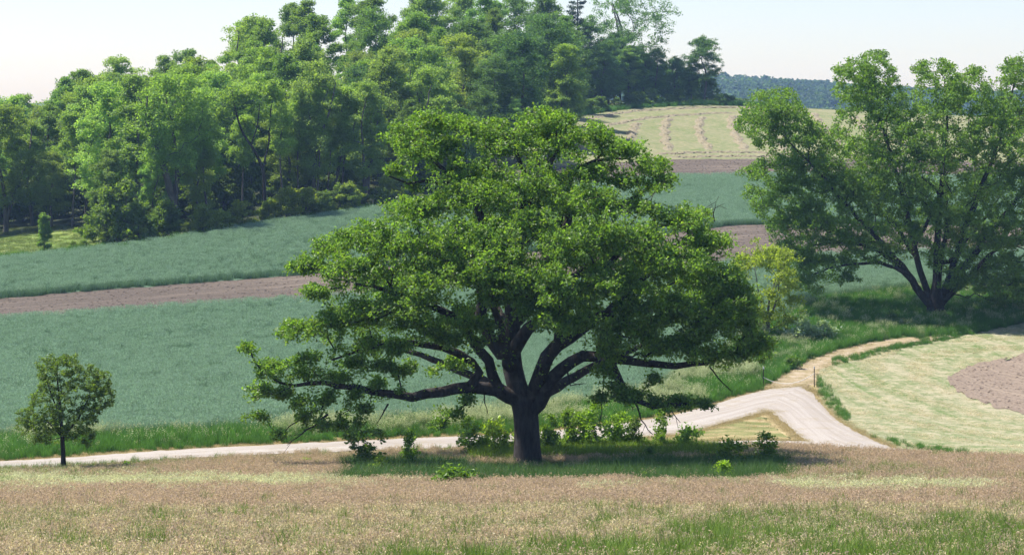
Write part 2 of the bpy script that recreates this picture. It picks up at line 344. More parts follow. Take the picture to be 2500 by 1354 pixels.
loft('dirt_track', [(1985,948),(1990,925),(2015,898),(2080,871),(2160,847),(2240,835),(2330,822)], [(1868,953),(1895,927),(1955,892),(2035,858),(2125,837),(2200,826),(2300,815)], 90, 10, 0.040, M_PATH, 0.3, 'tan stubbly track leading from the gravel to the large maple', 'path', seed=14)
HN_LO = [(1998,962),(2012,990),(2050,1026),(2105,1058),(2180,1090),(2300,1116),(2500,1128),(2900,1140)]
HN_UP = [(2000,905),(2060,880),(2150,858),(2250,842),(2380,815),(2500,789),(2700,755),(2900,730)]
loft('hay_field', HN_LO, HN_UP, 160, 60, 0.045, M_HAYNEAR, 0.25, 'mown hay field with curving pale swaths beside the drive junction', 'field', seed=15)
loft('tilled_strip', [(2316,932),(2335,955),(2365,972),(2430,993),(2500,1006),(2700,1030),(2900,1045)], [(2314,928),(2330,912),(2365,896),(2430,880),(2500,868),(2700,845),(2900,830)], 90, 24, 0.075, M_SOIL2, 0.9, 'pale brown tilled patch inside the near hay field', 'tilled soil', seed=16)

# ------------------------------------------------------------------ tree growing
def grow(seeds, parents, targets, alpha=0.25, seg=0.5, jit=0.06, sag=0.0, rng=RNG):
    P = [np.array(s, float) for s in seeds]; par = list(parents); path = [0.0] * len(P)
    for i, p in enumerate(par):
        if p >= 0: path[i] = path[p] + np.linalg.norm(P[i] - P[p])
    T = np.asarray(targets, float); n = len(T); best = np.full(n, 1e9); bi = np.zeros(n, int); alive = np.ones(n, bool)
    def upd(idx):
        nonlocal best, bi
        Q = np.array([P[i] for i in idx]); pl = np.array([path[i] for i in idx])
        for k0 in range(0, len(idx), 64):
            d = np.linalg.norm(T[:, None] - Q[None, k0:k0+64], axis=2) + alpha * pl[None, k0:k0+64]
            k = d.argmin(1); dm = d[np.arange(n), k]; b = dm < best
            best = np.where(b, dm, best); bi = np.where(b, np.array(idx[k0:k0+64])[k], bi)
    upd(list(range(len(P)))); tips = np.zeros(n, int)
    for _ in range(n):
        j = int(np.where(alive, best, 1e9).argmin()); alive[j] = False
        a = bi[j]; A = P[a]; B = T[j]; L = np.linalg.norm(B - A); k = max(1, int(L / seg)); new = []
        prev = a
        for q in range(1, k + 1):
            f = q / k; p = A + (B - A) * f
            if q < k:
                p = p + rng.normal(0, jit * min(L, 2.5), 3); p[2] -= sag * L * math.sin(math.pi * f)
            P.append(p); par.append(prev); path.append(path[prev] + np.linalg.norm(p - P[prev])); prev = len(P) - 1; new.append(prev)
        tips[j] = prev; upd(new)
    return np.array(P), np.array(par), tips
def radii(P, par, r0, e, fixed=None):
    n = len(P); acc = np.zeros(n); r = np.zeros(n)
    for i in range(n - 1, -1, -1):
        r[i] = max(r0, acc[i] ** (1 / e))
        if fixed is not None and i < len(fixed): r[i] = max(fixed[i], 0) if fixed[i] > 0 else r[i]
        if par[i] >= 0: acc[par[i]] += r[i] ** e
    return r
def tubes(P, par, r, rmin=0.0, cmax=8):
    n = len(P); ch = [[] for _ in range(n)]
    for i in range(n):
        if par[i] >= 0: ch[par[i]].append(i)
    V = []; T = []; off = 0; stack = [(i, -1) for i in range(n) if par[i] < 0]
    while stack:
        s, pr = stack.pop(); chain = [pr] if pr >= 0 else []; c = s
        while True:
            chain.append(c); kids = ch[c]
            if not kids: break
            m = max(kids, key=lambda q: r[q]); stack += [(k, c) for k in kids if k != m]; c = m
        if r[s] < rmin or len(chain) < 2: continue
        pts = P[chain]; rr = r[chain].copy()
        if pr >= 0: rr[0] = min(rr[0], rr[1] * 1.25)
        k = 3 if rr.max() < 0.03 else (5 if rr.max() < 0.1 else cmax)
        tg = np.gradient(pts, axis=0) if len(pts) > 2 else np.repeat((pts[1] - pts[0])[None], 2, 0)
        tg /= np.linalg.norm(tg, axis=1)[:, None] + 1e-9
        ref = np.array([0.31, 0.9, 0.29]); u = np.cross(tg, ref); u /= np.linalg.norm(u, axis=1)[:, None] + 1e-9; v = np.cross(tg, u)
        an = np.arange(k) * 2 * math.pi / k
        ring = pts[:, None] + rr[:, None, None] * (np.cos(an)[None, :, None] * u[:, None] + np.sin(an)[None, :, None] * v[:, None])
        m_ = len(pts); V.append(ring.reshape(-1, 3)); I = off + np.arange(m_ * k).reshape(m_, k); J = np.roll(I, -1, 1)
        T.append(np.stack([I[:-1], J[:-1], J[1:], I[1:]], -1).reshape(-1, 4)); off += m_ * k
    return np.concatenate(V), np.concatenate(T)
def leaf_cloud(pos, outw, size, cols, rng, up=0.7, aspect=0.55, fold=0.22):
    n = len(pos); d = outw * 0.7 + rng.normal(0, 0.75, (n, 3)); d /= np.linalg.norm(d, axis=1)[:, None] + 1e-9
    nm = rng.normal(0, 0.6, (n, 3)) + np.array([0, 0, up]) + outw * 0.35; sd = np.cross(nm, d); sd /= np.linalg.norm(sd, axis=1)[:, None] + 1e-9
    nm = np.cross(d, sd); L = size * rng.uniform(0.65, 1.3, n)[:, None]; Wd = L * aspect * 0.5
    a = pos - d * L * 0.5; b = pos + d * L * 0.5; mid = pos + d * L * rng.uniform(-.05, .12, n)[:, None]
    l = mid + sd * Wd + nm * Wd * fold * 2; r_ = mid - sd * Wd + nm * Wd * fold * 2
    V = np.stack([a, l, b, r_], 1).reshape(-1, 3); i = np.arange(n)[:, None] * 4
    T = np.concatenate([i + [0, 2, 1], i + [0, 3, 2]], 1).reshape(-1, 3)
    return V, T, np.repeat(cols, 4, 0)
def leaf_cols(n, base, rng, var=0.25, yellow=0.2):
    c = np.array(base)[None] * rng.uniform(1 - var, 1 + var, n)[:, None]
    y = rng.random(n) ** 3 * yellow; c = c + y[:, None] * np.array([0.10, 0.08, -0.002])[None]
    return np.clip(c, 0.004, 1)
def ell_points(n, c, rad, rng, shell=0.28, floor=-0.75):
    out = []
    while len(out) < n:
        v = rng.normal(0, 1, 3); v /= np.linalg.norm(v); rr = rng.random() ** shell
        if v[2] * rr < floor and rng.random() < 0.8: continue
        out.append(c + v * rr * np.array(rad))
    return out
def clump_points(n, c, rad, rng, cs=0.7, shell=0.30, floor=-0.55, per=7):
    m = max(1, int(round(n * .66 / per))); out = ell_points(max(1, n - m * per), c, rad, rng, shell, floor)
    for q in ell_points(m, c, np.maximum(np.array(rad) - cs * .6, .15), rng, shell, floor):
        s_ = cs * rng.uniform(.7, 1.25); v = rng.normal(0, 1, (per, 3)); v /= np.linalg.norm(v, axis=1)[:, None]; v[:, 2] = np.where(v[:, 2] < -.3, -v[:, 2], v[:, 2])
        out += list(q + v * (rng.random(per) ** .45)[:, None] * s_ * np.array([1, 1, .72]))
    return out
def clusters(P, par, tips, per, spread, rng, along=0.45, flat=0.75):
    """leaf centres round each twig tip and back along its twig"""
    idx = np.repeat(tips, per); n = len(idx); pr = par[idx]
    f = rng.random(n) ** 2 * along; base = P[idx] * (1 - f)[:, None] + P[pr] * f[:, None]
    o = rng.normal(0, 1, (n, 3)); o /= np.linalg.norm(o, axis=1)[:, None]; rr = rng.random(n) ** 0.55
    sp = (spread * np.repeat(rng.uniform(0.7, 1.25, len(tips)), per) * rr)[:, None]
    q = o * sp; q[:, 2] *= flat
    return base + q, o
def interp_limb(pts, n_per=1.0):
    """smooth a traced limb: list of (vec, r)"""
    P = np.array([p for p, r in pts]); R = np.array([r for p, r in pts]); d = np.concatenate([[0], np.cumsum(np.linalg.norm(np.diff(P, axis=0), axis=1))])
    n = max(3, int(d[-1] / n_per)); s = np.linspace(0, d[-1], n)
    out = np.zeros((n, 3)); m = np.gradient(P, d, axis=0) if len(P) > 2 else np.repeat(((P[1]-P[0])/d[-1])[None], 2, 0)
    k = np.clip(np.searchsorted(d, s, 'right') - 1, 0, len(P) - 2); h = d[k+1] - d[k]; t = (s - d[k]) / h; t = t[:, None]; h = h[:, None]
    out = (2*t**3-3*t**2+1)*P[k] + (t**3-2*t**2+t)*h*m[k] + (-2*t**3+3*t**2)*P[k+1] + (t**3-t**2)*h*m[k+1]
    return out, np.interp(s, d, R)
def skeleton(limbs, base):
    """limbs: first is the trunk; each later limb starts from the nearest existing node"""
    P = []; par = []; fix = []
    for li, L in enumerate(limbs):
        q, rr = interp_limb(L, 0.7)
        q = q - base
        if li == 0:
            for i in range(len(q)): P.append(q[i]); par.append(i - 1); fix.append(rr[i])
        else:
            A = np.array(P); k = int(np.linalg.norm(A - q[0], axis=1).argmin()); prev = k
            for i in range(1, len(q)): P.append(q[i] + RNG.normal(0, 0.05, 3)); par.append(prev); fix.append(rr[i]); prev = len(P) - 1
    return P, par, fix

# ------------------------------------------------------------------ the large oak
OY = 98.0
ob = at(1288, 1150, OY); ob[2] = float(terr(ob[0], ob[1])) - 0.1
def OD(d): return d * (.86 if d < 0 else .66)
def L3(pts): return [(at(a, b, OY + OD(d)), r) for a, b, d, r in pts]
oak_limbs = [
 L3([(1290,1156,0,.92),(1288,1120,0,.72),(1286,1060,0,.62),(1284,1010,0,.64),(1268,960,0,.50),(1252,900,.2,.50),(1248,840,.3,.46),(1252,760,.5,.42),(1262,660,.6,.36),(1272,560,.6,.28),(1290,470,.5,.20),(1310,420,.3,.13)]),
 L3([(1292,1010,0,.5),(1306,960,-.3,.40),(1322,905,-.8,.37),(1350,852,-1.2,.34),(1405,812,-1.6,.30),(1450,780,-2,.25),(1510,735,-2.5,.18),(1570,680,-3,.12)]),
 L3([(1300,1012,0,.46),(1325,965,-.6,.36),(1352,925,-1.2,.33),(1390,890,-2,.30),(1440,868,-3,.27),(1490,885,-3.8,.23),(1512,930,-4.3,.19),(1540,965,-4.8,.14),(1610,990,-5.2,.10),(1680,985,-5.5,.06)]),
 L3([(1455,872,-3,.2),(1550,882,-3,.19),(1640,893,-2.6,.16),(1730,880,-2.2,.12),(1800,858,-2,.07)]),
 L3([(1272,985,0,.46),(1220,955,-.5,.34),(1150,945,-1.3,.29),(1070,957,-2.2,.25),(1000,966,-3,.22),(940,962,-3.6,.18),(860,945,-4.2,.14),(770,935,-4.6,.10),(700,938,-4.8,.07),(640,905,-5,.05),(605,850,-5,.03)]),
 L3([(1160,946,-1.2,.2),(1172,905,-1.5,.21),(1130,868,-2,.2),(1075,848,-2.6,.18),(1000,838,-3.4,.14),(900,850,-4,.09),(810,880,-4.4,.05)]),
 L3([(1245,960,-.2,.3),(1205,930,-.8,.27),(1190,880,-1.2,.25),(1150,820,-2,.22),(1110,770,-3,.19),(1040,740,-4,.15),(960,715,-5,.11),(870,690,-6,.07)]),
 L3([(1250,880,0,.38),(1210,850,1,.32),(1180,770,1.4,.3),(1175,690,1.4,.27),(1182,600,1.2,.24),(1170,520,1,.19),(1120,445,.6,.14),(1060,395,.2,.09),(1010,345,0,.05)]),
 L3([(1250,860,0,.36),(1290,800,-.8,.30),(1345,768,-1.5,.26),(1410,720,-2.4,.21),(1480,650,-3.2,.16),(1540,590,-4,.10)]),
 L3([(1255,760,.4,.3),(1310,680,1.4,.26),(1360,590,2,.22),(1390,510,2,.19),(1388,440,1.6,.14),(1430,400,1.2,.10),(1530,388,.8,.05)]),
 L3([(1280,520,.6,.2),(1320,440,-.2,.16),(1350,385,-.6,.11),(1360,320,-.6,.06)]),
 L3([(1300,450,.5,.14),(1262,380,1,.10),(1230,330,1,.06)]),
 L3([(1130,455,.6,.11),(1060,440,0,.09),(1000,445,-.4,.06),(950,430,-.6,.04)]),
 L3([(1390,500,2,.15),(1470,520,1,.13),(1550,480,.5,.09),(1620,450,.2,.05)]),
 L3([(1365,590,2,.18),(1450,570,2.5,.15),(1560,560,3,.11),(1680,540,3,.06)]),
 L3([(1250,830,.3,.32),(1220,770,3,.26),(1180,700,6,.2),(1120,640,9,.1)]),
 L3([(1252,800,.3,.32),(1320,720,4,.24),(1420,660,7,.16),(1500,620,10,.08)]),
 L3([(1178,700,1.4,.22),(1110,650,0,.18),(1030,610,-2,.13),(930,590,-3.5,.07)]),
 L3([(1300,980,0,.3),(1380,930,5,.24),(1480,880,8,.18),(1600,830,10,.1)]),
 L3([(1265,980,0,.3),(1180,930,5,.22),(1060,880,8,.16),(930,830,10,.08)]),
 L3([(1240,900,-.5,.26),(1235,850,-3,.22),(1215,780,-5.5,.17),(1190,700,-7.5,.10)]),
 L3([(1310,940,-.5,.26),(1350,860,-4,.22),(1370,780,-7,.16),(1360,690,-9,.09)]),
]
oak_lobes = [(1215,745,-6.5,1.3,.8,1.5,.6),(1180,800,-5,1.1,.6,1.3,.4),(1330,770,-6.5,1.2,.6,1.4,.5),(1260,690,-7.5,1.2,.7,1.4,.6),(1090,830,-4.5,1.2,.5,1.3,.4),(1420,740,-7.5,1.4,.8,1.6,.6),(1560,790,-6,1.5,.7,1.6,.6),(1140,830,-4,1.4,.6,1.5,.5),(1290,745,-7,1.2,.8,1.5,.7),(1440,800,-7.5,1.5,.8,1.6,.7),(1540,830,-6.5,1.4,.6,1.6,.6),(1000,800,-5.5,1.6,.6,1.6,.6),(1700,830,-4.5,1.6,.7,1.8,.7),(1860,850,-2.2,.8,.5,1.4,.5),(1780,740,-3,1.2,1,1.8,.7),(1230,620,-6.5,1.4,1,1.6,.8),(1820,730,-2.6,.6,.8,1.4,.45),
 (690,960,-4.8,.9,.4,1,.4),(740,1020,-4.6,.9,.35,1,.35),(900,960,-4,1.0,.4,1,.3),(830,965,-4.4,1,.35,1,.3),(690,900,-4.9,.7,.4,.8,.3),(760,880,-4.8,1.2,.4,1.2,.35),(1480,910,-4.8,.6,.6,.9,.35),(1600,930,-4.6,.8,.3,.9,.25), # px, py, depth, rx, ry, rdepth (m), weight
 (1070,305,0,1.9,.75,2.2,1),(1000,340,0,1.15,.95,1.8,.8),(965,418,-.5,.75,.45,1.0,.45),(1060,365,.5,1.7,.9,1.8,.8),(1190,325,.5,1.5,.75,2.2,.9),(1330,300,0,1.7,.75,2.4,1.1),(1430,335,.4,1.6,.8,2.2,1),
 (1290,360,1,2.4,.9,2.4,1),(1520,375,.3,1.4,.8,2,.8),(1600,425,.2,1.1,1.0,1.8,.8),(1560,450,0,1.6,.7,1.8,.7),(1420,430,.8,1.8,.7,2,.8),(1170,430,1,2.0,.9,2.2,.8),(1300,460,-2,2.2,1.0,2,.9),(1010,460,0,.9,.3,.8,.25),
 (1150,480,-2.5,2.2,.9,2,1.0),(1020,520,-3,1.9,.9,2,1),(900,580,-3.5,1.5,.9,1.8,.9),(815,620,-3.5,1.2,.8,1.7,.8),(750,655,-3.5,.85,.65,1.4,.55),(1000,610,-5,2.2,1.0,2,1.1),(870,665,-5.5,1.9,.8,1.8,1),(790,715,-5.2,1.2,.55,1.4,.5),
 (1130,590,-5.5,2.0,1.1,2,1),(1270,560,-4.5,1.7,1.0,2,.8),(1200,680,-7.5,1.5,1.3,1.8,.9),(1080,690,-6.8,2.0,1.1,2,1),(950,760,-6.2,2.2,.9,2,1),(840,790,-5.5,1.7,.7,1.8,.8),(730,810,-5.2,1.1,.5,1.4,.55),(900,850,-5,2,.6,1.6,.7),(1060,790,-6,1.5,.7,1.6,.5),
 (1430,500,-3.5,2.0,1.0,2.2,1),(1560,510,-1.5,1.2,.5,1.4,.4),(1400,610,-6.5,1.9,1.2,2.2,1.1),(1530,590,-5.5,2.1,1.1,2.2,1.1),(1660,540,-2.5,1.6,.8,2,.9),(1720,590,-2.5,1.4,1.0,2,.9),(1640,650,-5.5,2.0,1.2,2.2,1.1),(1750,690,-3.2,1.5,1.1,2,.9),(1490,700,-7,1.9,1.1,2.2,1),(1340,700,-9,1.4,1.1,1.8,.8),(1360,790,-8,1.3,.6,1.5,.5),
 (1600,760,-6,2.1,1.0,2.2,1),(1720,780,-4.2,1.9,.9,2.2,1),(1800,790,-3,1.2,1.1,2,.8),(1840,840,-2.4,1.1,.7,1.8,.7),(1750,870,-3,1.7,.6,1.8,.7),(1620,850,-5,1.8,.6,1.8,.7),(1480,820,-6,1.3,.7,1.6,.5),(1500,870,-5,.9,.6,1.3,.35),
 (1500,945,-5,.7,.55,1,.3),(1560,975,-5,1.1,.5,1.2,.4),(1650,990,-5.3,1.2,.5,1.2,.45),(1710,995,-5.5,.6,.4,1,.22),(1460,975,-4.8,.5,.4,.9,.15),
 (612,850,-5,.5,.55,.8,.25),(650,905,-5,1.0,.65,1.2,.42),(640,960,-4.8,1.0,.5,1.2,.38),(620,1020,-4.8,.8,.35,1,.22),(720,915,-4.6,1.0,.4,1.2,.28),(800,920,-4.4,1.2,.45,1.2,.38),(880,900,-4.2,1.3,.5,1.3,.4),(760,985,-4.6,1.2,.5,1.2,.38),(800,1040,-4.6,1.2,.35,1.1,.36),(860,1010,-4.4,1,.45,1,.28),(690,1060,-4.8,.6,.2,.7,.1),(980,905,-3.6,1.4,.5,1.4,.35),(960,940,-3.6,1.2,.35,1.2,.25),
 (1090,1010,-1.6,.8,.45,.9,.24),(1140,985,-1.6,.9,.3,.9,.2),(1060,1030,-1.6,.5,.35,.7,.15),(1100,900,-2,1.2,.5,1.4,.3),
 (1270,500,5,3.5,2,2.2,.9),(1150,600,7,3.2,2,2.4,.8),(1400,600,8,3.4,2,2.4,.8),(1000,700,8,3,1.6,2.4,.7),(1550,680,8,3.2,1.8,2.4,.8),(1700,740,5,2.2,1.6,2.4,.7),(1480,780,6,2.6,1.4,2,.5),(1080,790,6,2.8,1.3,2,.5),(880,790,5,2.2,1,2,.45),(1270,700,7,3,1.6,2,.5),(1620,840,5,2,.7,1.6,.35),(940,850,5,1.9,.7,1.6,.3),
]
def build_oak():
    rng = np.random.default_rng(11); P, par, fix = skeleton(oak_limbs, ob); tg = []
    for a, b, d, rx, rz, ry, wgt in oak_lobes:
        vol = (rx * rz * ry) ** (2 / 3); n = max(10, int(40 * wgt * vol * (2.6 if rx * rz * ry < 1.2 else 1.1)))
        tg += clump_points(n, at(a, b, OY + OD(d)) - ob, (rx, ry * .9, rz), rng, min(.85, .85 * min(rx, rz, ry)), 0.30, -0.6, 9)
    ENV = [(945,335),(985,280),(1060,265),(1130,282),(1200,290),(1280,260),(1400,280),(1500,322),(1560,352),(1620,392),(1655,440),(1640,490),(1740,512),(1790,580),(1800,640),(1832,700),(1850,780),(1900,835),(1885,875),(1790,900),(1600,880),(1480,850),(1400,760),(1290,700),(1200,740),(1080,830),(900,880),(800,850),(690,830),(690,800),(800,760),(740,700),(705,645),(770,582),(830,572),(890,540),(990,470),(1060,450),(1000,420)]
    q = np.stack([rng.uniform(690, 1900, 6000), rng.uniform(260, 900, 6000)], 1); q = q[inpoly(q[:, 0], q[:, 1], ENV)][:800]
    cz = rng.uniform(-1, 1, len(q)); dd = np.sign(cz) * np.abs(cz) ** .5 * (1.0 + 8.0 * np.sqrt(np.clip(1 - ((q[:, 0] - 1290) / 640) ** 2, 0, 1)) * np.clip((q[:, 1] - 230) / 330, .15, 1))
    tg += [at(a_, b_, OY + OD(d_)) - ob for (a_, b_), d_ in zip(q, dd)]
    P, par, tips = grow(P, par, tg, 0.18, 0.42, 0.075, -0.03, rng)
    r = radii(P, par, 0.011, 2.5, fix)
    # dead hanging twigs
    V, Q = tubes(P, par, r, 0.0, 12)
    bh = (ob[2])
    root = thing('oak_tree', 'huge spreading oak with thick dark limbs standing in the pink meadow', 'tree', ob, None)
    trunk_z = 4.2
    link('trunk', mk_mesh('oak_wood', V, quads=Q, mat=M_BARK, smooth=True), root)
    pos, ow = clusters(P, par, tips, 36, 0.40, rng)
    # a few leaves along the limbs (epicormic shoots)
    ii = np.where((r > 0.05) & (r < 0.30) & (P[:, 2] > 3))[0]; ii = rng.choice(ii, min(len(ii), 420), False); k = np.repeat(ii, 10)
    e = rng.normal(0, 1, (len(k), 3)); e /= np.linalg.norm(e, axis=1)[:, None]
    pos = np.concatenate([pos, P[k] + e * (r[k] + rng.uniform(0.05, 0.3, len(k)))[:, None]]); ow = np.concatenate([ow, e])
    cl = leaf_cols(len(pos), (0.106, 0.194, 0.036), rng, 0.4, 0.55)
    V, T, C = leaf_cloud(pos, ow, 0.165, cl, rng, 0.55, 0.62)
    link('crown', mk_mesh('oak_leaves', V, T, col=C, mat=M_LEAF), root)
    # dead bare branches that hang or stick out of the crown
    dead = [[(1545,965,-5,.05),(1562,1008,-5.2,.04),(1590,1060,-5.4,.015)],[(1475,960,-4.8,.03),(1468,1010,-4.8,.02),(1465,1040,-4.8,.01)],[(950,985,-3.6,.05),(930,1015,-3.6,.03),(918,1035,-3.6,.012)],[(1640,1000,-5.2,.03),(1665,1030,-5.2,.012)],
            [(1745,540,-2.5,.03),(1745,505,-2.5,.02),(1755,478,-2.5,.008)],[(1745,515,-2.5,.02),(1730,490,-2.5,.008)],[(1745,510,-2.5,.018),(1768,495,-2.5,.008)],[(1730,895,-2.4,.04),(1760,930,-2.4,.03),(1790,955,-2.4,.01)],[(1180,950,-1.4,.04),(1185,985,-1.4,.025),(1192,1015,-1.4,.01)],[(800,1010,-4.6,.06),(750,1050,-4.6,.04),(700,1085,-4.8,.012)],[(1385,905,-2,.05),(1390,935,-2,.04),(1430,935,-2,.012)]]
    for dl in dead:
        q, rr = interp_limb(L3(dl), 0.25); q = q - ob + rng.normal(0, 0.03, (len(q), 3)); PP = list(q); pp = [i - 1 for i in range(len(q))]; fr = list(rr)
        for i in range(1, len(q), 2):
            d = rng.normal(0, 0.25, 3); d[2] -= 0.12; PP += [q[i] + d * .6, q[i] + d * 1.2]; pp += [i, len(PP) - 2]; fr += [.012, .006]
        V, Q = tubes(np.array(PP), np.array(pp), np.array(fr), 0, 5); link('dead_branch', mk_mesh('dead_branch', V, quads=Q, mat=M_BARK, smooth=True), root)
build_oak()

# ------------------------------------------------------------------ the large maple on the right
def build_maple():
    rng = np.random.default_rng(23); my = ground_y(2280, 768); b = G(2280, 768); b[2] -= 0.15
    A = lambda pts: [(at(x, y, my + d), r) for x, y, d, r in pts]
    limbs = [
     A([(2285,774,0,1.25),(2284,755,0,.95),(2284,735,0,.8),(2286,690,.2,.42),(2288,600,.5,.36),(2295,500,1,.3),(2305,390,1,.22),(2312,280,1,.14),(2305,190,1,.05)]),
     A([(2275,750,0,.5),(2248,715,-.5,.42),(2215,665,-1,.36),(2165,610,-1.8,.3),(2120,560,-2.4,.24),(2050,480,-3,.19),(1980,400,-3.2,.13),(1910,330,-3.2,.06)]),
     A([(2278,745,0,.45),(2260,700,.4,.36),(2235,620,1,.32),(2215,520,1.6,.27),(2185,410,2,.2),(2150,290,2,.12),(2135,190,2,.05)]),
     A([(2292,745,0,.45),(2318,680,.3,.38),(2345,590,1,.32),(2385,480,1.4,.25),(2430,370,1.6,.18),(2465,250,1.6,.1),(2485,170,1.6,.05)]),
     A([(2298,745,0,.45),(2340,670,.6,.36),(2400,590,1.6,.3),(2480,490,2.6,.24),(2560,390,3,.16),(2630,300,3,.08)]),
     A([(2262,735,0,.35),(2230,690,-1,.25),(2180,650,-2,.2),(2120,640,-3,.16),(2050,650,-3.6,.11),(1980,670,-4,.06)]),
     A([(2210,660,-1,.25),(2140,610,-2.4,.2),(2060,590,-3.2,.15),(1990,600,-3.6,.08)]),
     A([(2300,740,0,.32),(2350,690,-2,.26),(2400,640,-3.6,.2),(2450,590,-4.6,.12)]),
     A([(2290,700,0,.3),(2300,620,-2,.26),(2310,560,-3.4,.2),(2310,500,-4.4,.1)]),
     A([(2230,600,1,.22),(2290,470,0,.16),(2200,400,-1,.1),(2160,340,-1.5,.06)]),
     A([(2250,650,0,.22),(2190,560,3.5,.2),(2120,480,6,.12),(2060,420,7,.06)]),
     A([(2310,650,0,.22),(2380,560,4.5,.2),(2440,480,7,.1)]),
    ]
    lobes = [(1905,270,-3,2.2,1.8,2.2,1),(1860,310,-3,1.7,1.2,2,.8),(1960,330,-3,2.4,1.6,2.4,1),(1850,425,-3.2,1.5,.9,1.8,.6),(1930,400,-3,2.2,1.2,2.2,.8),(2000,430,-3,3,1.8,2.8,1.1),(2125,225,2,2.2,2.4,2.6,1),(2130,150,2,1.4,.9,1.6,.5),(2175,310,2,2.8,1.9,2.8,1),(2075,175,2,1,.6,1,.3),
     (2310,250,1,2.3,2.4,2.6,1),(2295,165,1,1.3,.9,1.5,.5),(2250,170,1,.9,.7,1,.25),(2375,200,1.5,.9,1.5,1.2,.4),(2480,190,1.6,1.4,1.5,1.8,.7),(2460,300,1.6,2.6,2.3,2.6,1),(2380,350,1.5,2.4,1.8,2.4,.9),(2290,380,.5,2.6,1.8,2.6,1),
     (1980,540,-3.4,3,2,2.8,1.2),(1900,500,-3.4,1.4,1.2,1.8,.5),(2110,460,-2,3.2,2.2,3,1.3),(2130,380,0,2.6,1.6,2.6,1),(2200,480,-1.5,2.4,1.8,2.6,.9),(2000,640,-3.8,2.8,1.1,2.6,.9),(2100,590,-3.6,2.4,1.2,2.2,.8),(1970,690,-4,1.6,.6,1.6,.4),(2080,680,-3.8,1.6,.4,1.4,.3),(1930,610,-3.6,1,1,1.4,.4),
     (2310,520,-4.4,2.2,1.6,2.2,1),(2400,570,-4.6,2.8,2.2,2.6,1.2),(2450,660,-4,2.4,1.4,2.4,.9),(2370,690,-3,2,.9,2,.6),(2250,570,-3,1.8,1.2,2,.6),(2470,440,.5,2.6,2,2.6,.9),(2560,330,2.8,2.6,2.6,2.8,1),(2600,480,2,2.8,2.6,3,1),(2560,620,-1,2.4,1.8,2.6,.8),(2640,250,3,2,2,2,.7),(2480,720,-3,1.3,.5,1.6,.3),(2400,735,-2.5,1.8,.5,1.6,.8),(2490,690,-3,1.6,.7,1.6,.8),(2340,700,-3.2,1.3,.5,1.3,.6),
     (2100,450,6.5,3.4,2.4,2.4,.8),(2250,500,7,3.4,2.6,2.4,.8),(2420,470,7,3,2.4,2.4,.8),(2180,580,7,3,1.5,2.2,.5),(2400,600,6,2.6,1.4,2.2,.5)]
    P, par, fix = skeleton(limbs, b); tg = []
    for a, q, d, rx, rz, ry, wgt in lobes:
        tg += clump_points(max(8, int(13 * wgt * (rx * rz * ry) ** (2 / 3))), at(a, q, my + d) - b, (rx, ry, rz), rng, .85, 0.34, -0.6, 7)
    ENV = [(1790,310),(1830,225),(1930,215),(1980,290),(2020,330),(2045,280),(2030,170),(2080,140),(2140,125),(2200,190),(2215,260),(2240,150),(2300,140),(2350,190),(2385,140),(2420,200),(2430,260),(2450,150),(2500,130),(2700,200),(2750,500),(2650,720),(2480,745),(2420,720),(2330,690),(2230,625),(2190,650),(2100,640),(2060,700),(1960,722),(1890,640),(1880,560),(1825,490),(1805,420),(1870,380)]
    q = np.stack([rng.uniform(1780, 2750, 9000), rng.uniform(120, 750, 9000)], 1); q = q[inpoly(q[:, 0], q[:, 1], ENV)][:3900]
    cz = rng.uniform(-1, 1, len(q)); dd = np.sign(cz) * np.abs(cz) ** .6 * (1.2 + 4.6 * np.sqrt(np.clip(1 - ((q[:, 0] - 2280) / 520) ** 2, 0, 1)) * np.clip((q[:, 1] - 80) / 260, .3, 1))
    tg += [at(a_, b_, my + d_) - b for (a_, b_), d_ in zip(q, dd)]
    P, par, tips = grow(P, par, tg, 0.22, 0.6, 0.06, -0.04, rng); fix = [q_ * .78 for q_ in fix]; r = radii(P, par, 0.012, 2.5, fix)
    root = thing('maple_tree', 'large multi-stemmed maple fanning from one base beside the hay field', 'tree', b)
    V, Q = tubes(P, par, r, 0, 10); link('trunk', mk_mesh('maple_wood', V, quads=Q, mat=M_BARK, smooth=True), root)
    pos, ow = clusters(P, par, tips, 40, 0.50, rng)
    V, T, C = leaf_cloud(pos, ow, 0.215, leaf_cols(len(pos), (0.132, 0.235, 0.05), rng, 0.28, 0.4), rng, 0.5, 0.6)
    link('crown', mk_mesh('maple_leaves', V, T, col=C, mat=M_LEAF), root)
build_maple()

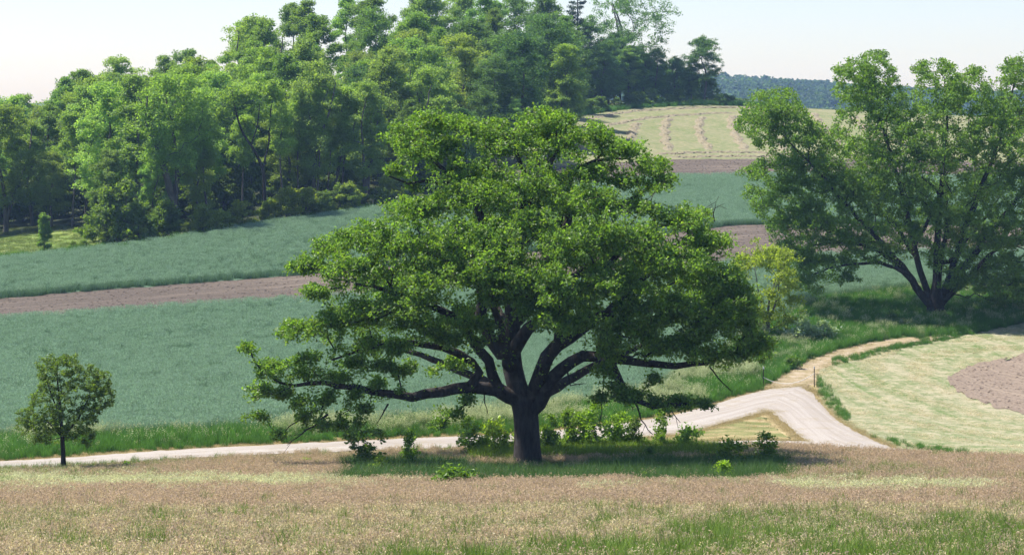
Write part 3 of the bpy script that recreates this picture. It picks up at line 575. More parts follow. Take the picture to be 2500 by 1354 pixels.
# ------------------------------------------------------------------ generic broadleaf trees
def auto_tree(h, cw, trunk_h, rng, r0=0.28, lobes=14, ntg=420, top=0.5, lean=0.0, per=42, spread=0.72, leaf=0.29, col=(0.06, 0.11, 0.03), up=0.5, stems=1, prof=None, twig=0.016):
    limbs = []; base = np.zeros(3)
    lx = lean
    for s in range(stems):
        a = rng.uniform(0, 6.28); sp = 0 if stems == 1 else 0.22 * h
        pts = [(np.array([0, 0, -0.3]), r0 * 1.35), (np.array([0.02 * h * lx, 0, trunk_h * .3]), r0)]
        for f in (0.45, 0.65, 0.82):
            z = h * f; pts.append((np.array([math.cos(a) * sp * f + lx * h * f * f + rng.normal(0, .02 * h), math.sin(a) * sp * f + rng.normal(0, .02 * h), z]), r0 * (1 - f) * 1.1))
        limbs.append(pts)
    P, par, fix = skeleton(limbs, base)
    tg = []
    prof = prof or (lambda f: max(0.05, 1 - abs(2 * f - 0.95) ** 2.8) ** 0.5)
    for i in range(lobes):
        f = (i + rng.random()) / lobes; z = trunk_h + (h - trunk_h) * (0.08 + 0.84 * f); ang = i * 2.4 + rng.normal(0, .5)
        R = cw / 2 * prof(f); lr = cw * rng.uniform(0.15, 0.25); rad = max(0, R - lr) * rng.uniform(0.6, 1.1)
        c = np.array([math.cos(ang) * rad + lx * z * z / h, math.sin(ang) * rad, min(z, h - lr * .75)])
        tg += clump_points(max(4, int(ntg / lobes)), c, (lr * rng.uniform(.8, 1.3), lr * rng.uniform(.8, 1.3), lr * rng.uniform(.6, .95)), rng, lr * .5, 0.35, -0.6, 6)
    P, par, tips = grow(P, par, tg, 0.25, 0.9, 0.05, -0.03, rng); r = radii(P, par, twig, 2.4, fix)
    V, Q = tubes(P, par, r, 0.0, 7)
    pos, ow = clusters(P, par, tips, per, spread, rng)
    LV, LT, LC = leaf_cloud(pos, ow, leaf, leaf_cols(len(pos), col, rng, 0.25, 0.15), rng, up, 0.6)
    return (V, Q), (LV, LT, LC)
PROTO = {}
def proto(key, parts, name, cat, bark=M_BARK2, leafm=M_WOODLEAF):
    (V, Q), (LV, LT, LC) = parts
    PROTO[key] = (mk_mesh(key + '_wood', V, quads=Q, mat=bark, smooth=True), mk_mesh(key + '_leaves', LV, LT, col=LC, mat=leafm), name, cat)
def plant(key, loc, rz=0, sc=(1, 1, 1), color=(1, 1, 1), label='', group=None, parts=('trunk', 'crown')):
    wd, lf, name, cat = PROTO[key]; r = thing(name, label, cat, loc, group); r.rotation_euler = (0, 0, rz); r.scale = sc
    link(parts[0], wd, r); c = link(parts[1], lf, r); c.color = (*color, 1); return r
R_ = lambda s: np.random.default_rng(s)
oval = None
LIGHT = (0.195, 0.30, 0.078); MID = (0.152, 0.258, 0.070); DARK = (0.092, 0.182, 0.058)
for k in range(3): proto('walnut%d' % k, auto_tree(20, 10.5, 3.0, R_(100 + k), .30, 22, 560, col=LIGHT, stems=1 + k % 2), 'broadleaf_tree', 'tree')
for k in range(3): proto('slender%d' % k, auto_tree(20, 7.8, 4.5, R_(110 + k), .24, 20, 460, col=MID), 'broadleaf_tree', 'tree')
for k in range(3): proto('dense%d' % k, auto_tree(20, 11.0, 1.5, R_(120 + k), .34, 24, 620, col=DARK, spread=.8, per=36), 'broadleaf_tree', 'tree')
proto('openoak', auto_tree(20, 18, 5.5, R_(131), .45, 22, 420, col=DARK, spread=.75, per=30, stems=2), 'broadleaf_tree', 'tree')
proto('lone', auto_tree(20, 12.5, 5.0, R_(133), .36, 22, 760, col=DARK, spread=.75, per=36), 'broadleaf_tree', 'tree')
proto('vine', auto_tree(20, 11.5, 7.0, R_(135), .38, 18, 560, col=LIGHT, stems=3, spread=.8, prof=lambda f: 0.45 + 0.55 * math.sin(math.pi * min(1, f * .8 + .1))), 'broadleaf_tree', 'tree')
dome = lambda f: math.cos(f * 1.35) ** 0.6
for k in range(3): proto('shrub%d' % k, auto_tree(4, 4.6, 0.2, R_(140 + k), .06, 10, 170, col=(0.125, 0.20, 0.05), spread=.42, leaf=.26, per=30, stems=4, prof=dome, twig=.01), 'shrub', 'shrub')
proto('youngtree', auto_tree(6, 3.0, .8, R_(150), .09, 12, 210, col=MID, spread=.36, leaf=.24, per=28, prof=lambda f: 1.0 - .75 * f, twig=.01), 'young_tree', 'tree')
def conifer(rng, h=20):
    limbs = [[(np.array([0, 0, -.3]), .3), (np.array([0, 0, h * .5]), .2), (np.array([0, 0, h]), .03)]]
    P, par, fix = skeleton(limbs, np.zeros(3)); tg = []
    for z in np.arange(h * .25, h * .99, 0.85):
        R = (h - z) * .17 + .5
        for a in rng.uniform(0, 6.28, 5): tg += [np.array([math.cos(a) * R * q, math.sin(a) * R * q, z + .25 * R * q * q + rng.normal(0, .12)]) for q in (.55, .8, 1.0)]
    P, par, tips = grow(P, par, tg, .6, .8, .02, 0, rng); r = radii(P, par, .014, 2.4, fix); V, Q = tubes(P, par, r, 0, 6)
    pos, ow = clusters(P, par, tips, 40, .5, rng, flat=.45)
    return (V, Q), leaf_cloud(pos, ow, .30, leaf_cols(len(pos), (0.03, 0.06, 0.034), rng, .2, 0), rng, .4, .25)
proto('pine', conifer(R_(160)), 'pine_tree', 'tree')

# ------------------------------------------------------------------ the wood on the hillside
def skyline(px):
    return float(np.interp(px, [-300,0,60,130,200,280,350,420,480,545,560,650,720,1000,1400,1470,1640], [300,240,205,195,170,125,130,125,110,105,45,18,-10,-40,-20,30,100]))
rr = random.Random(5)
def tree_at(key, px, y, h, color, label, group, width=1.0, rz=None):
    x = (px - 1250) / F * y; z = float(terr(x, y)) - 0.2; s = h / 20.0
    return plant(key, (x, y, z), rz if rz is not None else rr.uniform(0, 6.28), (s * width, s * width, s), color, label, group)
def foot_y(px): # depth of the wood's front edge
    return float(np.interp(px, [-300,0,200,260,500,740,900,1050,1200,1300,1400], [238,252,252,226,232,240,246,252,262,280,300]))
rows = [(4, 6.2, 'foot'), (10, 6.0, 'foot'), (18, 7, 'slope'), (27, 7.5, 'slope'), (38, 8, 'slope'), (50, 8.5, 'slope'), (64, 9, 'slope'), (80, 9, 'ridge'), (98, 10, 'ridge')]
for ri, (dy, sp, tier) in enumerate(rows):
    px = -120.0
    while px < 1400:
        y = foot_y(px) + dy + rr.uniform(-3, 3)
        step = sp * F / y * rr.uniform(.75, 1.25)
        h = rr.uniform(9, 20) if tier == 'foot' else rr.uniform(15, 21)
        x = (px - 1250) / F * y; zg = float(terr(x, y)); top = -(skyline(px) - HOR) / F * y
        h = min(h, top - zg + rr.uniform(-1.5, 1.2))
        if tier == 'ridge' and px > 540: h = max(min(top - zg, 24), h)
        kind = rr.choices(['walnut', 'slender', 'dense'], [7, 3, 1.5] if px < 1130 and tier != 'ridge' else ([4, 2, 3] if px < 1130 else [1, 2, 6]))[0]
        if tier == 'foot' and (385 < px < 480 or 575 < px < 690): px += step * .5; continue
        if h > 8:
            g = rr.uniform(.82, 1.18); yl = rr.uniform(.9, 1.12)
            land = 'by the clearing' if px < 255 else 'round the vine-clad tree' if px < 530 else 'round the bent-trunk tree' if px < 800 else 'beside the oak top' if px < 1060 else 'behind the oak top'
            tone = ('low ' if h < 12 else '') + {'walnut': 'light green loose-crowned', 'slender': 'slender mid green', 'dense': 'dark dense-crowned'}[kind]
            lab = '%s%s tree %s of the wood %s' % ('pale ' if g > 1.07 else 'dusky ' if g < .93 else '', tone, {'foot': 'at the foot', 'slope': 'on the slope', 'ridge': 'on the crest'}[tier], land)
            tree_at(kind + str(rr.randrange(3)), px, y, h, (g * yl, g, g * rr.uniform(.85, 1.2)), lab, 'trees of the hillside wood', rr.uniform(.95, 1.25))
        px += step
tree_at('vine', 425, 231.5, 19.5, (.95, 1.0, .9), 'tall vine-clad tree with fanning limbs and bare lower trunk at the wood edge', None, 1.05, 0.6)
def build_bent():
    rng = R_(77); limbs = [[(np.array(p_, float), r) for p_, r in L] for L in (
      [((0, 0, -.3), .3), ((-.1, 0, 3), .22), ((-.3, 0, 6.2), .19), ((-1.3, -.2, 8.6), .17), ((-2.6, -.4, 10.6), .14), ((-3.4, -.4, 13), .10), ((-3.9, -.3, 15.5), .04)],
      [((-.3, 0, 6.2), .14), ((.3, .2, 9), .12), ((.5, .3, 12), .09), ((.9, .3, 15), .04)],
      [((-1.6, -.2, 9.1), .1), ((-.9, -.3, 11.5), .08), ((-.6, -.4, 14), .04)])]
    P, par, fix = skeleton(limbs, np.zeros(3)); tg = []
    for c, rd, n in (((-3.8, 0, 15), (1.8, 1.8, 1.6), 45), ((-1.5, 0, 15.5), (2, 2, 1.4), 45), ((1, 0, 15), (2, 2, 1.8), 50), ((-5, 0, 12.6), (1.3, 1.5, 1.2), 25), ((1.8, .3, 12), (1.6, 1.6, 1.4), 35), ((2.4, .3, 9), (1.4, 1.6, 1.3), 30), ((-.6, .8, 12.4), (1.2, 1.2, 1), 18)): tg += clump_points(n, np.array(c, float), rd, rng, .8, .35, -.6, 6)
    P, par, tips = grow(P, par, tg, .25, .8, .05, -.03, rng); r = radii(P, par, .014, 2.4, fix); V, Q = tubes(P, par, r, 0, 8); pos, ow = clusters(P, par, tips, 40, .7, rng)
    return (V, Q), leaf_cloud(pos, ow, .28, leaf_cols(len(pos), LIGHT, rng, .25, .15), rng, .5, .6)
proto('bent', build_bent(), 'broadleaf_tree', 'tree', bark=M_BARK)
tree_at('bent', 648, 235, 20.0, (1.05, 1.05, .9), 'tree with a dark trunk bending aside at the wood edge', None, 1.0, 0.0)
proto('pole', auto_tree(16, 5.5, 8.0, R_(139), .17, 10, 200, col=LIGHT), 'broadleaf_tree', 'tree')
for px, dy, h in [(178, -2, 15), (505, 0, 14), (592, 1, 13), (690, 1.5, 14), (728, 2, 14.5), (775, 1, 15), (800, 3, 13), (836, 1.5, 15), (900, 1.5, 14)]:
    tree_at('pole', px, foot_y(px) + dy + 2, h * 20 / 16, (1.0, 1.0, .95), 'slim bare-trunked tree with a high light crown at the %s' % ('clearing' if px < 255 else 'wood edge beside the bent-trunk tree' if px < 760 else 'wood edge towards the oak'), 'slim bare-trunked edge trees')
for ri, dy in enumerate((8, 16, 25, 36)):
    px = -100.0 + 9 * ri
    while px < 1150:
        y = foot_y(px) + dy + rr.uniform(-2, 2); x = (px - 1250) / F * y; s_ = rr.uniform(3, 6.5) / 4; g = rr.uniform(.6, 1.0)
        if not (px < 240 and dy < 10): plant('shrub%d' % rr.randrange(3), (x, y, float(terr(x, y)) - .2), rr.uniform(0, 6), (s_ * 1.1, s_ * 1.1, s_), (g, g, g), '%s undergrowth shrub %s inside the hillside wood %s' % ('dark' if g < .75 else 'dull green', 'tall' if s_ > 1.2 else 'low', 'by the clearing' if px < 255 else 'round the vine-clad tree' if px < 530 else 'round the bent-trunk tree' if px < 800 else 'beside the oak top'), 'undergrowth of the wood', ('stem', 'foliage'))
        px += rr.uniform(55, 105)
# trees along the upper hay field
EDGE = 'trees along the upper hay field'
for px, y, h, key, wd, g, lab in [
 (1370, 300, 11.5, 'walnut0', 1.3, 1.0, 'light green rounded tree standing out before the dark wood edge'),
 (1410, 385, 24.5, 'pine', 1.0, .9, 'tall sparse pine standing on the wood crest'),
 (1065, 395, 25.5, 'pine', .8, .9, 'tall narrow pine tip above the light green crest trees'),
 (1550, 402, 24.0, 'openoak', 1.05, 1.0, 'broad open-crowned oak towering over the wood edge by the hay field'),
 (1720, 403, 14.2, 'lone', 1.1, 1.0, 'lone round-headed dark tree at the end of the wood'),
 (1470, 384, 12.5, 'dense0', 1.1, 1.0, None), (1535, 393, 12.0, 'slender1', 1.5, 1.0, None), (1600, 399, 11.5, 'dense1', 1.1, .95, None), (1655, 402, 9.5, 'dense2', 1.2, 1.05, None), (1440, 392, 17.5, 'dense2', 1.1, .95, None), (1500, 400, 14.5, 'dense1', 1.1, .95, None), (1385, 384, 17, 'dense0', 1.1, 1.0, None), (1320, 352, 19, 'dense1', 1.1, 1.0, None), (1690, 403, 6.5, 'slender0', 1.5, 1.1, None), (1740, 404, 5.5, 'dense0', 1.3, .9, None), (1415, 376, 9, 'dense1', 1.2, 1.0, None)]:
    tree_at(key, px, y, h, (g, g, g), lab or 'dark %s tree in the wood edge %s' % ('low' if h < 8 else 'mid-sized' if h < 13 else 'tall', 'below the pine' if px < 1480 else 'under the open-crowned oak' if px < 1640 else 'beside the lone tree'), EDGE if lab is None else None, wd)
# trees behind the maple
for i in range(22):
    px = 1395 + i * 15.5 + rr.uniform(-6, 6); y = float(np.interp(px, [1395,1500,1600,1740], [378,390,399,405])) + rr.uniform(-2, 8); h = float(np.interp(px, [1395,1450,1560,1650,1740], [15,13,11.5,9.5,5])) * rr.uniform(.75, 1.1); g = rr.uniform(.85, 1.2)
    tree_at(rr.choice(['dense0', 'dense1', 'dense2', 'slender1']), px, y, h, (g, g, g), '%s%s tree in the hay field wood edge %s' % ('pale ' if g > 1.08 else 'dusky ' if g < .95 else 'plain green ', 'low' if h < 8 else 'mid-sized' if h < 11 else 'tall', 'below the pine' if px < 1480 else 'under the open-crowned oak' if px < 1640 else 'beside the lone tree'), EDGE, 1.35)
for px, y, h, wd in [(2195, 330, 9.5, 1.2), (2450, 335, 9.5, 1.1), (2560, 330, 11, 1.2)]:
    tree_at('dense1', px, y, h, (.85, .85, .95), 'dark tree on the hilltop behind the large maple', 'trees behind the maple', wd)
# shrubs of the wood edge
def shrub_at(px, py, h, color, label, group, wd=1.0, key=None):
    p = G(px, py); s = h / 4.0; p[2] -= 0.15
    return plant(key or 'shrub%d' % rr.randrange(3), tuple(p), rr.uniform(0, 6.28), (s * wd, s * wd, s), color, label, group, ('stem', 'foliage'))
for px in range(265, 1010, 33):
    q = px + rr.uniform(-12, 12); py = float(np.interp(q, [265,500,740,900,1050], [602,576,536,516,494])) - rr.uniform(0, 9); yl = rr.uniform(.85, 1.6)
    h = rr.uniform(1.8, 4.6)
    shrub_at(q, py, h, (yl, .5 + .5 * yl, .9), '%s %s shrub along the wood edge %s' % ('low' if h < 2.6 else 'mid-sized' if h < 3.6 else 'tall', 'bright yellow' if yl > 1.4 else 'yellowish green' if yl > 1.12 else 'dull green', 'before the vine-clad tree' if q < 530 else 'before the bent-trunk tree' if q < 760 else 'towards the oak top'), 'yellowish edge shrubs' if yl > 1.12 else 'green edge shrubs', rr.uniform(.9, 1.3))
for px, py, h in [(285,598,7.5),(250,590,5),(340,592,5)]: shrub_at(px, py, h, (1.0, 1.0, .9), 'tall bushy light green shrub at the corner of the wood', 'tall corner shrubs', .95)
for i in range(12):
    px = 1440 + i * 31 + rr.uniform(-8, 8); py = float(np.interp(px, [1420,1550,1700,1850], [278,261,252,252])) - 1
    shrub_at(px, py, rr.uniform(1.8, 3.6), (.85, .9, .9), 'low green shrub at the wood edge along the hilltop hay field', 'shrubs along the hilltop hay field', 1.2)
for i in range(4): shrub_at(1762 + i * 20, 256, 2.4 - .2 * i, (.75, .85, .8), 'clipped-looking low shrub in the hedge beyond the lone tree', 'hedge beyond the lone tree', 1.5)
p = G(108, 624); s = 4.9 / 6; plant('youngtree', tuple(p), 1.0, (s, s, s), (1, 1, 1), 'young pointed tree standing alone in the clearing by the wood', None)
for px, py, h in [(180, 606, 1.0), (35, 632, 1.0), (205, 612, 1.4)]: shrub_at(px, py, h, (1.1, 1.1, .9), 'small shrub in the sunlit clearing', 'clearing shrubs', 1.4)

# ------------------------------------------------------------------ distant wooded hills (one mass)
def far_wood(name, pts, hs, label, leaf, col, seed):
    rng = R_(seed); n = len(pts); per = 90; k = np.repeat(np.arange(n), per); o = rng.normal(0, 1, (n * per, 3)); o /= np.linalg.norm(o, axis=1)[:, None]
    o[:, 2] = np.abs(o[:, 2]) * 1.0 - .25; bl = 1 + .25 * np.sin(o[:, 0] * 5 + k) * np.sin(o[:, 1] * 5 + k * 2)
    ps = pts[k] + o * (hs[k] * .5 * bl)[:, None] * np.array([1, 1, .9]) + np.array([0, 0, 1]) * (hs[k] * .6)[:, None]
    tone = rng.uniform(.7, 1.3, n)[k]
    V, T, C = leaf_cloud(ps, o, leaf, np.array(col)[None] * tone[:, None], rng, .4, .9)
    tag(link(name, mk_mesh(name, V, T, col=C, mat=M_WOODLEAF)), label, 'wood', kind='stuff')
rng = R_(300)
y = rng.uniform(1150, 1950, 1500); x = rng.uniform(.03, .36, 1500) * y
far_wood('distant_wood', np.stack([x, y, terr(x, y)], 1), rng.uniform(10, 17, 1500), 'hazy blue wooded hill far behind the hay field', 3.6, (0.045, 0.085, 0.04), 301)
y = rng.uniform(700, 950, 260); x = rng.uniform(.08, .33, 260) * y
far_wood('valley_wood', np.stack([x, y, terr(x, y)], 1), rng.uniform(9, 14, 260), 'greener tree tops in the valley just beyond the hay field', 2.0, (0.05, 0.095, 0.04), 302)

# ------------------------------------------------------------------ small tree on the left, yellow tree by the maple
sb = G(155, 1156)
def build_small():
    rng = R_(41); by = sb[1]; A = lambda pts: [(at(x, y, by + d), r) for x, y, d, r in pts]
    limbs = [A([(155,1160,0,.16),(155,1130,0,.115),(153,1080,0,.10),(150,1040,0,.085),(147,990,0,.06),(140,930,0,.035),(140,880,0,.012)]), A([(152,1070,0,.06),(185,1030,0,.05),(215,975,-.1,.035),(240,920,0,.012)]), A([(150,1050,0,.04),(120,1030,.2,.03),(80,1025,.3,.012)]), A([(150,1020,0,.04),(125,960,-.3,.03),(105,900,-.3,.01)]), A([(153,1080,0,.03),(120,1075,-.3,.02),(90,1080,-.3,.008)]), A([(154,1085,0,.03),(190,1070,.3,.02),(215,1085,.3,.008)])]
    lobes = [(145,880,0,.85,.4,.9,1),(115,910,0,.5,.5,.7,.8),(175,905,0,.5,.5,.7,.8),(145,945,0,.8,.6,.9,1),(245,925,0,.5,.5,.6,.8),(225,955,0,.6,.5,.7,.8),(255,960,0,.4,.35,.5,.5),(215,1000,0,.55,.5,.7,.8),(165,1010,-.4,.9,.5,.9,.9),(130,1010,.3,.7,.5,.9,.8),(90,965,0,.35,.3,.5,.3),(60,1030,0,.45,.35,.5,.5),(100,1040,0,.6,.35,.7,.6),(180,1055,0,.8,.35,.8,.7),(215,1070,.2,.35,.3,.4,.35),(95,1068,-.2,.4,.2,.4,.25),(45,1000,0,.2,.3,.3,.15),(145,1050,-.5,.7,.35,.5,.5)]
    P, par, fix = skeleton(limbs, sb); tg = []
    for a, q, d, rx, rz, ry, wgt in lobes: tg += ell_points(max(5, int(60 * wgt)), at(a, q, by + d) - sb, (rx, ry, rz), rng, .4, -.8)
    ENV = [(85,885),(110,862),(190,865),(202,915),(215,885),(240,897),(276,930),(278,985),(240,1010),(235,1060),(215,1090),(170,1075),(120,1085),(85,1085),(40,1050),(45,1000),(75,992),(78,960),(95,930)]
    q = np.stack([rng.uniform(38, 280, 2500), rng.uniform(860, 1092, 2500)], 1); q = q[inpoly(q[:, 0], q[:, 1], ENV)][:480]; dd = rng.uniform(-1, 1, len(q)) * (.25 + 1.0 * np.sqrt(np.clip(1 - ((q[:, 0] - 158) / 125) ** 2, 0, 1)))
    tg = tg[::3] + [at(a_, b_, by + d_) - sb for (a_, b_), d_ in zip(q, dd)]
    P, par, tips = grow(P, par, tg, .2, .22, .06, 0, rng); r = radii(P, par, .005, 2.4, fix); V, Q = tubes(P, par, r, 0, 9)
    root = thing('young_ash_tree', 'small solitary dark green tree with slim trunk beside the gravel drive', 'tree', sb)
    link('trunk', mk_mesh('small_wood', V, quads=Q, mat=M_BARK, smooth=True), root); pos, ow = clusters(P, par, tips, 24, .16, rng)
    V, T, C = leaf_cloud(pos, ow, .125, leaf_cols(len(pos), (0.085, 0.14, 0.036), rng, .3, .4), rng, .5, .5); link('crown', mk_mesh('small_leaves', V, T, col=C, mat=M_LEAF), root)
build_small()
proto('yellowtree', auto_tree(7.4, 7.0, .3, R_(55), .09, 18, 470, col=(0.27, 0.34, 0.05), spread=.40, leaf=.2, per=26, stems=4, prof=lambda f: .55 + .45 * math.sin(math.pi * (.2 + .7 * f)), twig=.008), 'young_tree', 'tree', leafm=M_LEAF)
p = G(1876, 822); plant('yellowtree', tuple(p), .3, (1, 1, 1.0), (1, 1, 1), 'bright yellow-green young tree between the oak and the maple', None)

# ------------------------------------------------------------------ saplings and bushes round the oak
def sapling(seed, h, cw, th, col, leaf=.125, ntg=52, per=15, spread=.27, stems=1, prof=None):
    return auto_tree(h, cw, th, R_(seed), .018, 8, ntg, col=col, spread=spread, leaf=leaf, per=per, stems=stems, prof=prof, twig=.004)
SG = (0.14, 0.23, 0.035); YG_ = (0.16, 0.24, 0.035); DG = (0.05, 0.095, 0.025)
for k in range(3): proto('sapling%d' % k, sapling(200 + k, 1.8, .95, .45, SG), 'sapling', 'sapling', leafm=M_LEAF)
for k in range(2): proto('bush%d' % k, sapling(210 + k, 1.0, 1.2, .05, YG_, .12, 60, 15, .24, 4, dome), 'bush', 'bush', leafm=M_LEAF)
proto('widesapling', sapling(220, 2.2, 1.9, .35, (0.11, 0.18, 0.035),   .13, 90, 14, .20, 2, lambda f: .55 + .45 * f), 'sapling', 'sapling', leafm=M_LEAF)
def small(key, px, y, h, wd, color, label, group=None):
    x = (px - 1250) / F * y; z = float(terr(x, y)) - .03; base = {'s': 1.8, 'b': 1.0, 'w': 2.2}[key[0]]; s = 1.22 * h / base; wd *= 1.3
    return plant(key, (x, y, z), rr.uniform(0, 6.28), (s * wd, s * wd, s), color, label, group, ('stem', 'foliage'))
small('widesapling', 885, 93, 2.2, 1.0, (1, 1, 1), 'leafy forked sapling, the largest standing out in the pink grass')
small('sapling1', 1003, 95, 1.75, .7, (1.1, 1.15, 1), 'thin leggy sapling between the forked sapling and the oak')
small('bush0', 930, 91, .8, .9, (1.1, 1.05, .9), 'low yellowish bush beside the forked sapling')
small('sapling0', 1143, 102, 1.75, .9, (1.2, 1.2, 1), 'bright green sapling with one round head left of the oak trunk')
small('bush1', 1215, 103, 1.6, .8, (1.15, 1.1, .9), 'upright yellow-green bush touching the oak trunk')
small('bush0', 1175, 102, .9, 1.0, (1.2, 1.2, .9), 'knee-high yellow bush between the round sapling and the oak trunk')
small('bush1', 745, 97.5, .42, 1.2, (1.25, 1.35, .7), 'small bright green bush alone in the pink grass')
small('bush0', 310, 94, .45, .9, (.9, 1.05, .7), 'tiny green bush at the edge of the gravel drive')
ORD = ['first', 'second', 'third', 'fourth', 'fifth', 'sixth', 'seventh', 'eighth', 'ninth', 'tenth', 'eleventh', 'twelfth', 'thirteenth', 'fourteenth', 'fifteenth']
for si, (px, y, h, wd, g, k) in enumerate(sorted([(1345,103,1.85,.75,.75,'sapling0'),(1388,104,2.05,.7,.7,'sapling1'),(1412,104.5,1.75,.75,.95,'sapling2'),(1450,104,2.25,.9,1.0,'sapling0'),(1497,105,1.7,.8,1.0,'sapling1'),(1520,104,1.9,.7,.9,'sapling2'),(1553,103.5,1.75,.7,.6,'sapling1'),(1615,104,1.9,.6,.85,'sapling0'),(1330,103,1.5,.7,.7,'sapling2')])):
    small(k, px, y, h, wd, (g * 1.25, g * 1.25, g), 'thin upright sapling, %s from the oak trunk in the row towards the gravel island' % ORD[si], 'row of saplings beside the oak trunk')
small('bush1', 1680, 104, 1.3, .8, (.8, .95, .9), 'slender green bush at the end of the sapling row')
small('bush0', 1585, 98, .8, .8, (.6, .75, .8), 'dark low bush at the foot of the sapling row')
small('bush1', 1782, 96, 1.25, .9, (1.0, 1.0, .8), 'rounded bush half in the oak shade beyond the sapling row')
small('sapling2', 1868, 96, 1.5, 1.1, (1.05, 1.05, .8), 'straggly thin bush at the outer edge of the oak shade')
small('bush0', 1765, 84, .85, .9, (1.2, 1.25, .8), 'small bright bush in the pink grass before the oak shade')
small('bush1', 1105, 78.5, .95, 1.2, (.75, .9, .7), 'broad bright green bush in the front of the oak shade')
small('bush0', 1572, 83, .5, .8, (1.2, 1.2, .8), 'tiny pale bush in front of the dark shaded grass')
small('bush1', 2168, 93, .35, 1.1, (.9, 1.3, .8), 'tiny fresh green bush alone in the brown meadow')
for px, py, h in [(1962, 836, 1.6), (2012, 834, 1.45)]:
    p = G(px, py); s = h / 1.0; plant('bush0', tuple(p), px, (s * 1.5, s * 1.5, s), (1.7, 1.45, 8.0), 'silvery-leaved low shrub in the verge below the maple', 'silvery shrubs below the maple', ('stem', 'foliage'))
p = G(1935, 900); plant('bush1', tuple(p), 0, (1.3, 1.3, .9), (.6, .7, 1.0), 'dark grassy shrub beside the stubbly track', None, ('stem', 'foliage'))
for px, py, h in [(2180, 790, 1.0), (2480, 742, 1.8), (2440, 760, 1.2), (1770, 632, 2.2)][:3]:
    p = G(px, py); plant('bush1', tuple(p), px, (h, h, h), (.8, .9, .9), 'leafy shrub in the shade at the foot of the maple', 'shrubs at the maple foot', ('stem', 'foliage'))

# ------------------------------------------------------------------ fence posts and rope
def box_tris(w_, d_, h_, z0=0, taper=1.0):
    V = np.array([[sx * w_ / 2 * (taper if z else 1), sy * d_ / 2 * (taper if z else 1), z0 + z * h_] for z in (0, 1) for sx, sy in ((-1, -1), (1, -1), (1, 1), (-1, 1))])
    return V, np.array([[0, 3, 2, 1], [4, 5, 6, 7], [0, 1, 5, 4], [1, 2, 6, 5], [2, 3, 7, 6], [3, 0, 4, 7]])
def post(px, py, h, label):
    p = G(px, py); r = thing('fence_post', label, 'post', (p[0], p[1], p[2] - .2))
    V1, Q1 = box_tris(.06, .014, h + .2); V2, Q2 = box_tris(.014, .05, h + .2); V2[:, 1] += .03
    studs = []; Vs = [V1, V2]; Qs = [Q1, Q2 + 8]
    for k in range(10):
        v, q = box_tris(.02, .02, .015, .5 + k * (h - .5) / 10); v[:, 1] -= .012; Vs.append(v); Qs.append(q + 8 * (2 + k))
    link('post', mk_mesh('post', np.concatenate(Vs), quads=np.concatenate(Qs), mat=M_POST), r)
    v, q = box_tris(.075, .075, .14, h + .1, .8); link('cap', mk_mesh('post_cap', v, quads=q, mat=M_TIP), r); return p
pa = post(1864, 946, 1.35, 'thin steel fence post standing in the grass verge by the junction'); pb = post(1988, 945, 1.35, 'thin steel fence post at the mouth of the stubbly track')
t = np.linspace(0, 1, 24)[:, None]; A = pb + np.array([0, -.03, .95]); B = pa + np.array([0, -.03, .7]); rp = A + (B - A) * t; rp[:, 2] -= .55 * (4 * t[:, 0] * (1 - t[:, 0]))
V, Q = tubes(rp, np.arange(-1, 23), np.full(24, .022), 0, 5); tag(link('rope', mk_mesh('rope', V, quads=Q, mat=M_ROPE, smooth=True)), 'white rope sagging between the two thin fence posts', 'rope')

# ------------------------------------------------------------------ hay windrows on the hilltop
def windrow(pts, wd, label, h=.32):
    xy = resample([G(a, b)[:2] for a, b in resample(pts, 14)], 90); rng = R_(int(pts[0][0]))
    d = np.gradient(xy, axis=0); d /= np.linalg.norm(d, axis=1)[:, None]; nrm = np.stack([-d[:, 1], d[:, 0]], 1); k = 7; V = []
    for j in range(k):
        f = j / (k - 1) * 2 - 1; lat = f * wd / 2 * (1 + rng.normal(0, .18, 90)); q = xy + nrm * (lat + .25 * np.sin(np.arange(90) * .35))[:, None]
        V.append(np.stack([q[:, 0], q[:, 1], terr(q[:, 0], q[:, 1]) + .05 + h * max(0, 1 - f * f) * rng.uniform(.45, 1.3, 90) * np.clip(np.minimum(np.arange(90), 89 - np.arange(90)) / 5, 0, 1)], 1))
    V = np.stack(V, 1).reshape(-1, 3); I = np.arange(90 * k).reshape(90, k)
    q = np.stack([I[:-1, :-1], I[1:, :-1], I[1:, 1:], I[:-1, 1:]], -1).reshape(-1, 4)
    tag(link('hay_windrow', mk_mesh('windrow', V, quads=q, mat=M_HAYROW)), label, 'windrow', 'hay windrows on the hilltop')
WR = '%s pale hay windrow from the wood, running down the hilltop field'
for wi, pts in enumerate(sorted( [[(1632,288),(1622,315),(1625,345),(1636,370)],[(1555,300),(1540,330),(1535,355)],[(1712,285),(1705,312),(1712,340),(1735,368)],[(1788,282),(1785,305),(1800,340),(1822,368)],[(1870,282),(1875,310),(1895,345),(1920,370)],[(1985,276),(1995,295),(2020,325),(2050,355)],[(2080,282),(2110,310),(2150,350)]])): windrow(pts, 1.6, WR % ['first', 'second', 'third', 'fourth', 'fifth', 'sixth', 'seventh'][wi])
WC = '%s pale hay windrow above the brown strip, running across the hilltop field'
for wi, pts in enumerate( [[(1440,292),(1520,275),(1620,268),(1720,264),(1850,265)],[(1480,308),(1560,292),(1640,284),(1720,279),(1800,276)],[(1600,378),(1700,374),(1800,373),(1900,376),(2000,380)],[(1640,386),(1760,383),(1900,384),(2050,388)]]): windrow(pts, 1.6, WC % ['fourth', 'third', 'second', 'first'][wi], .25)

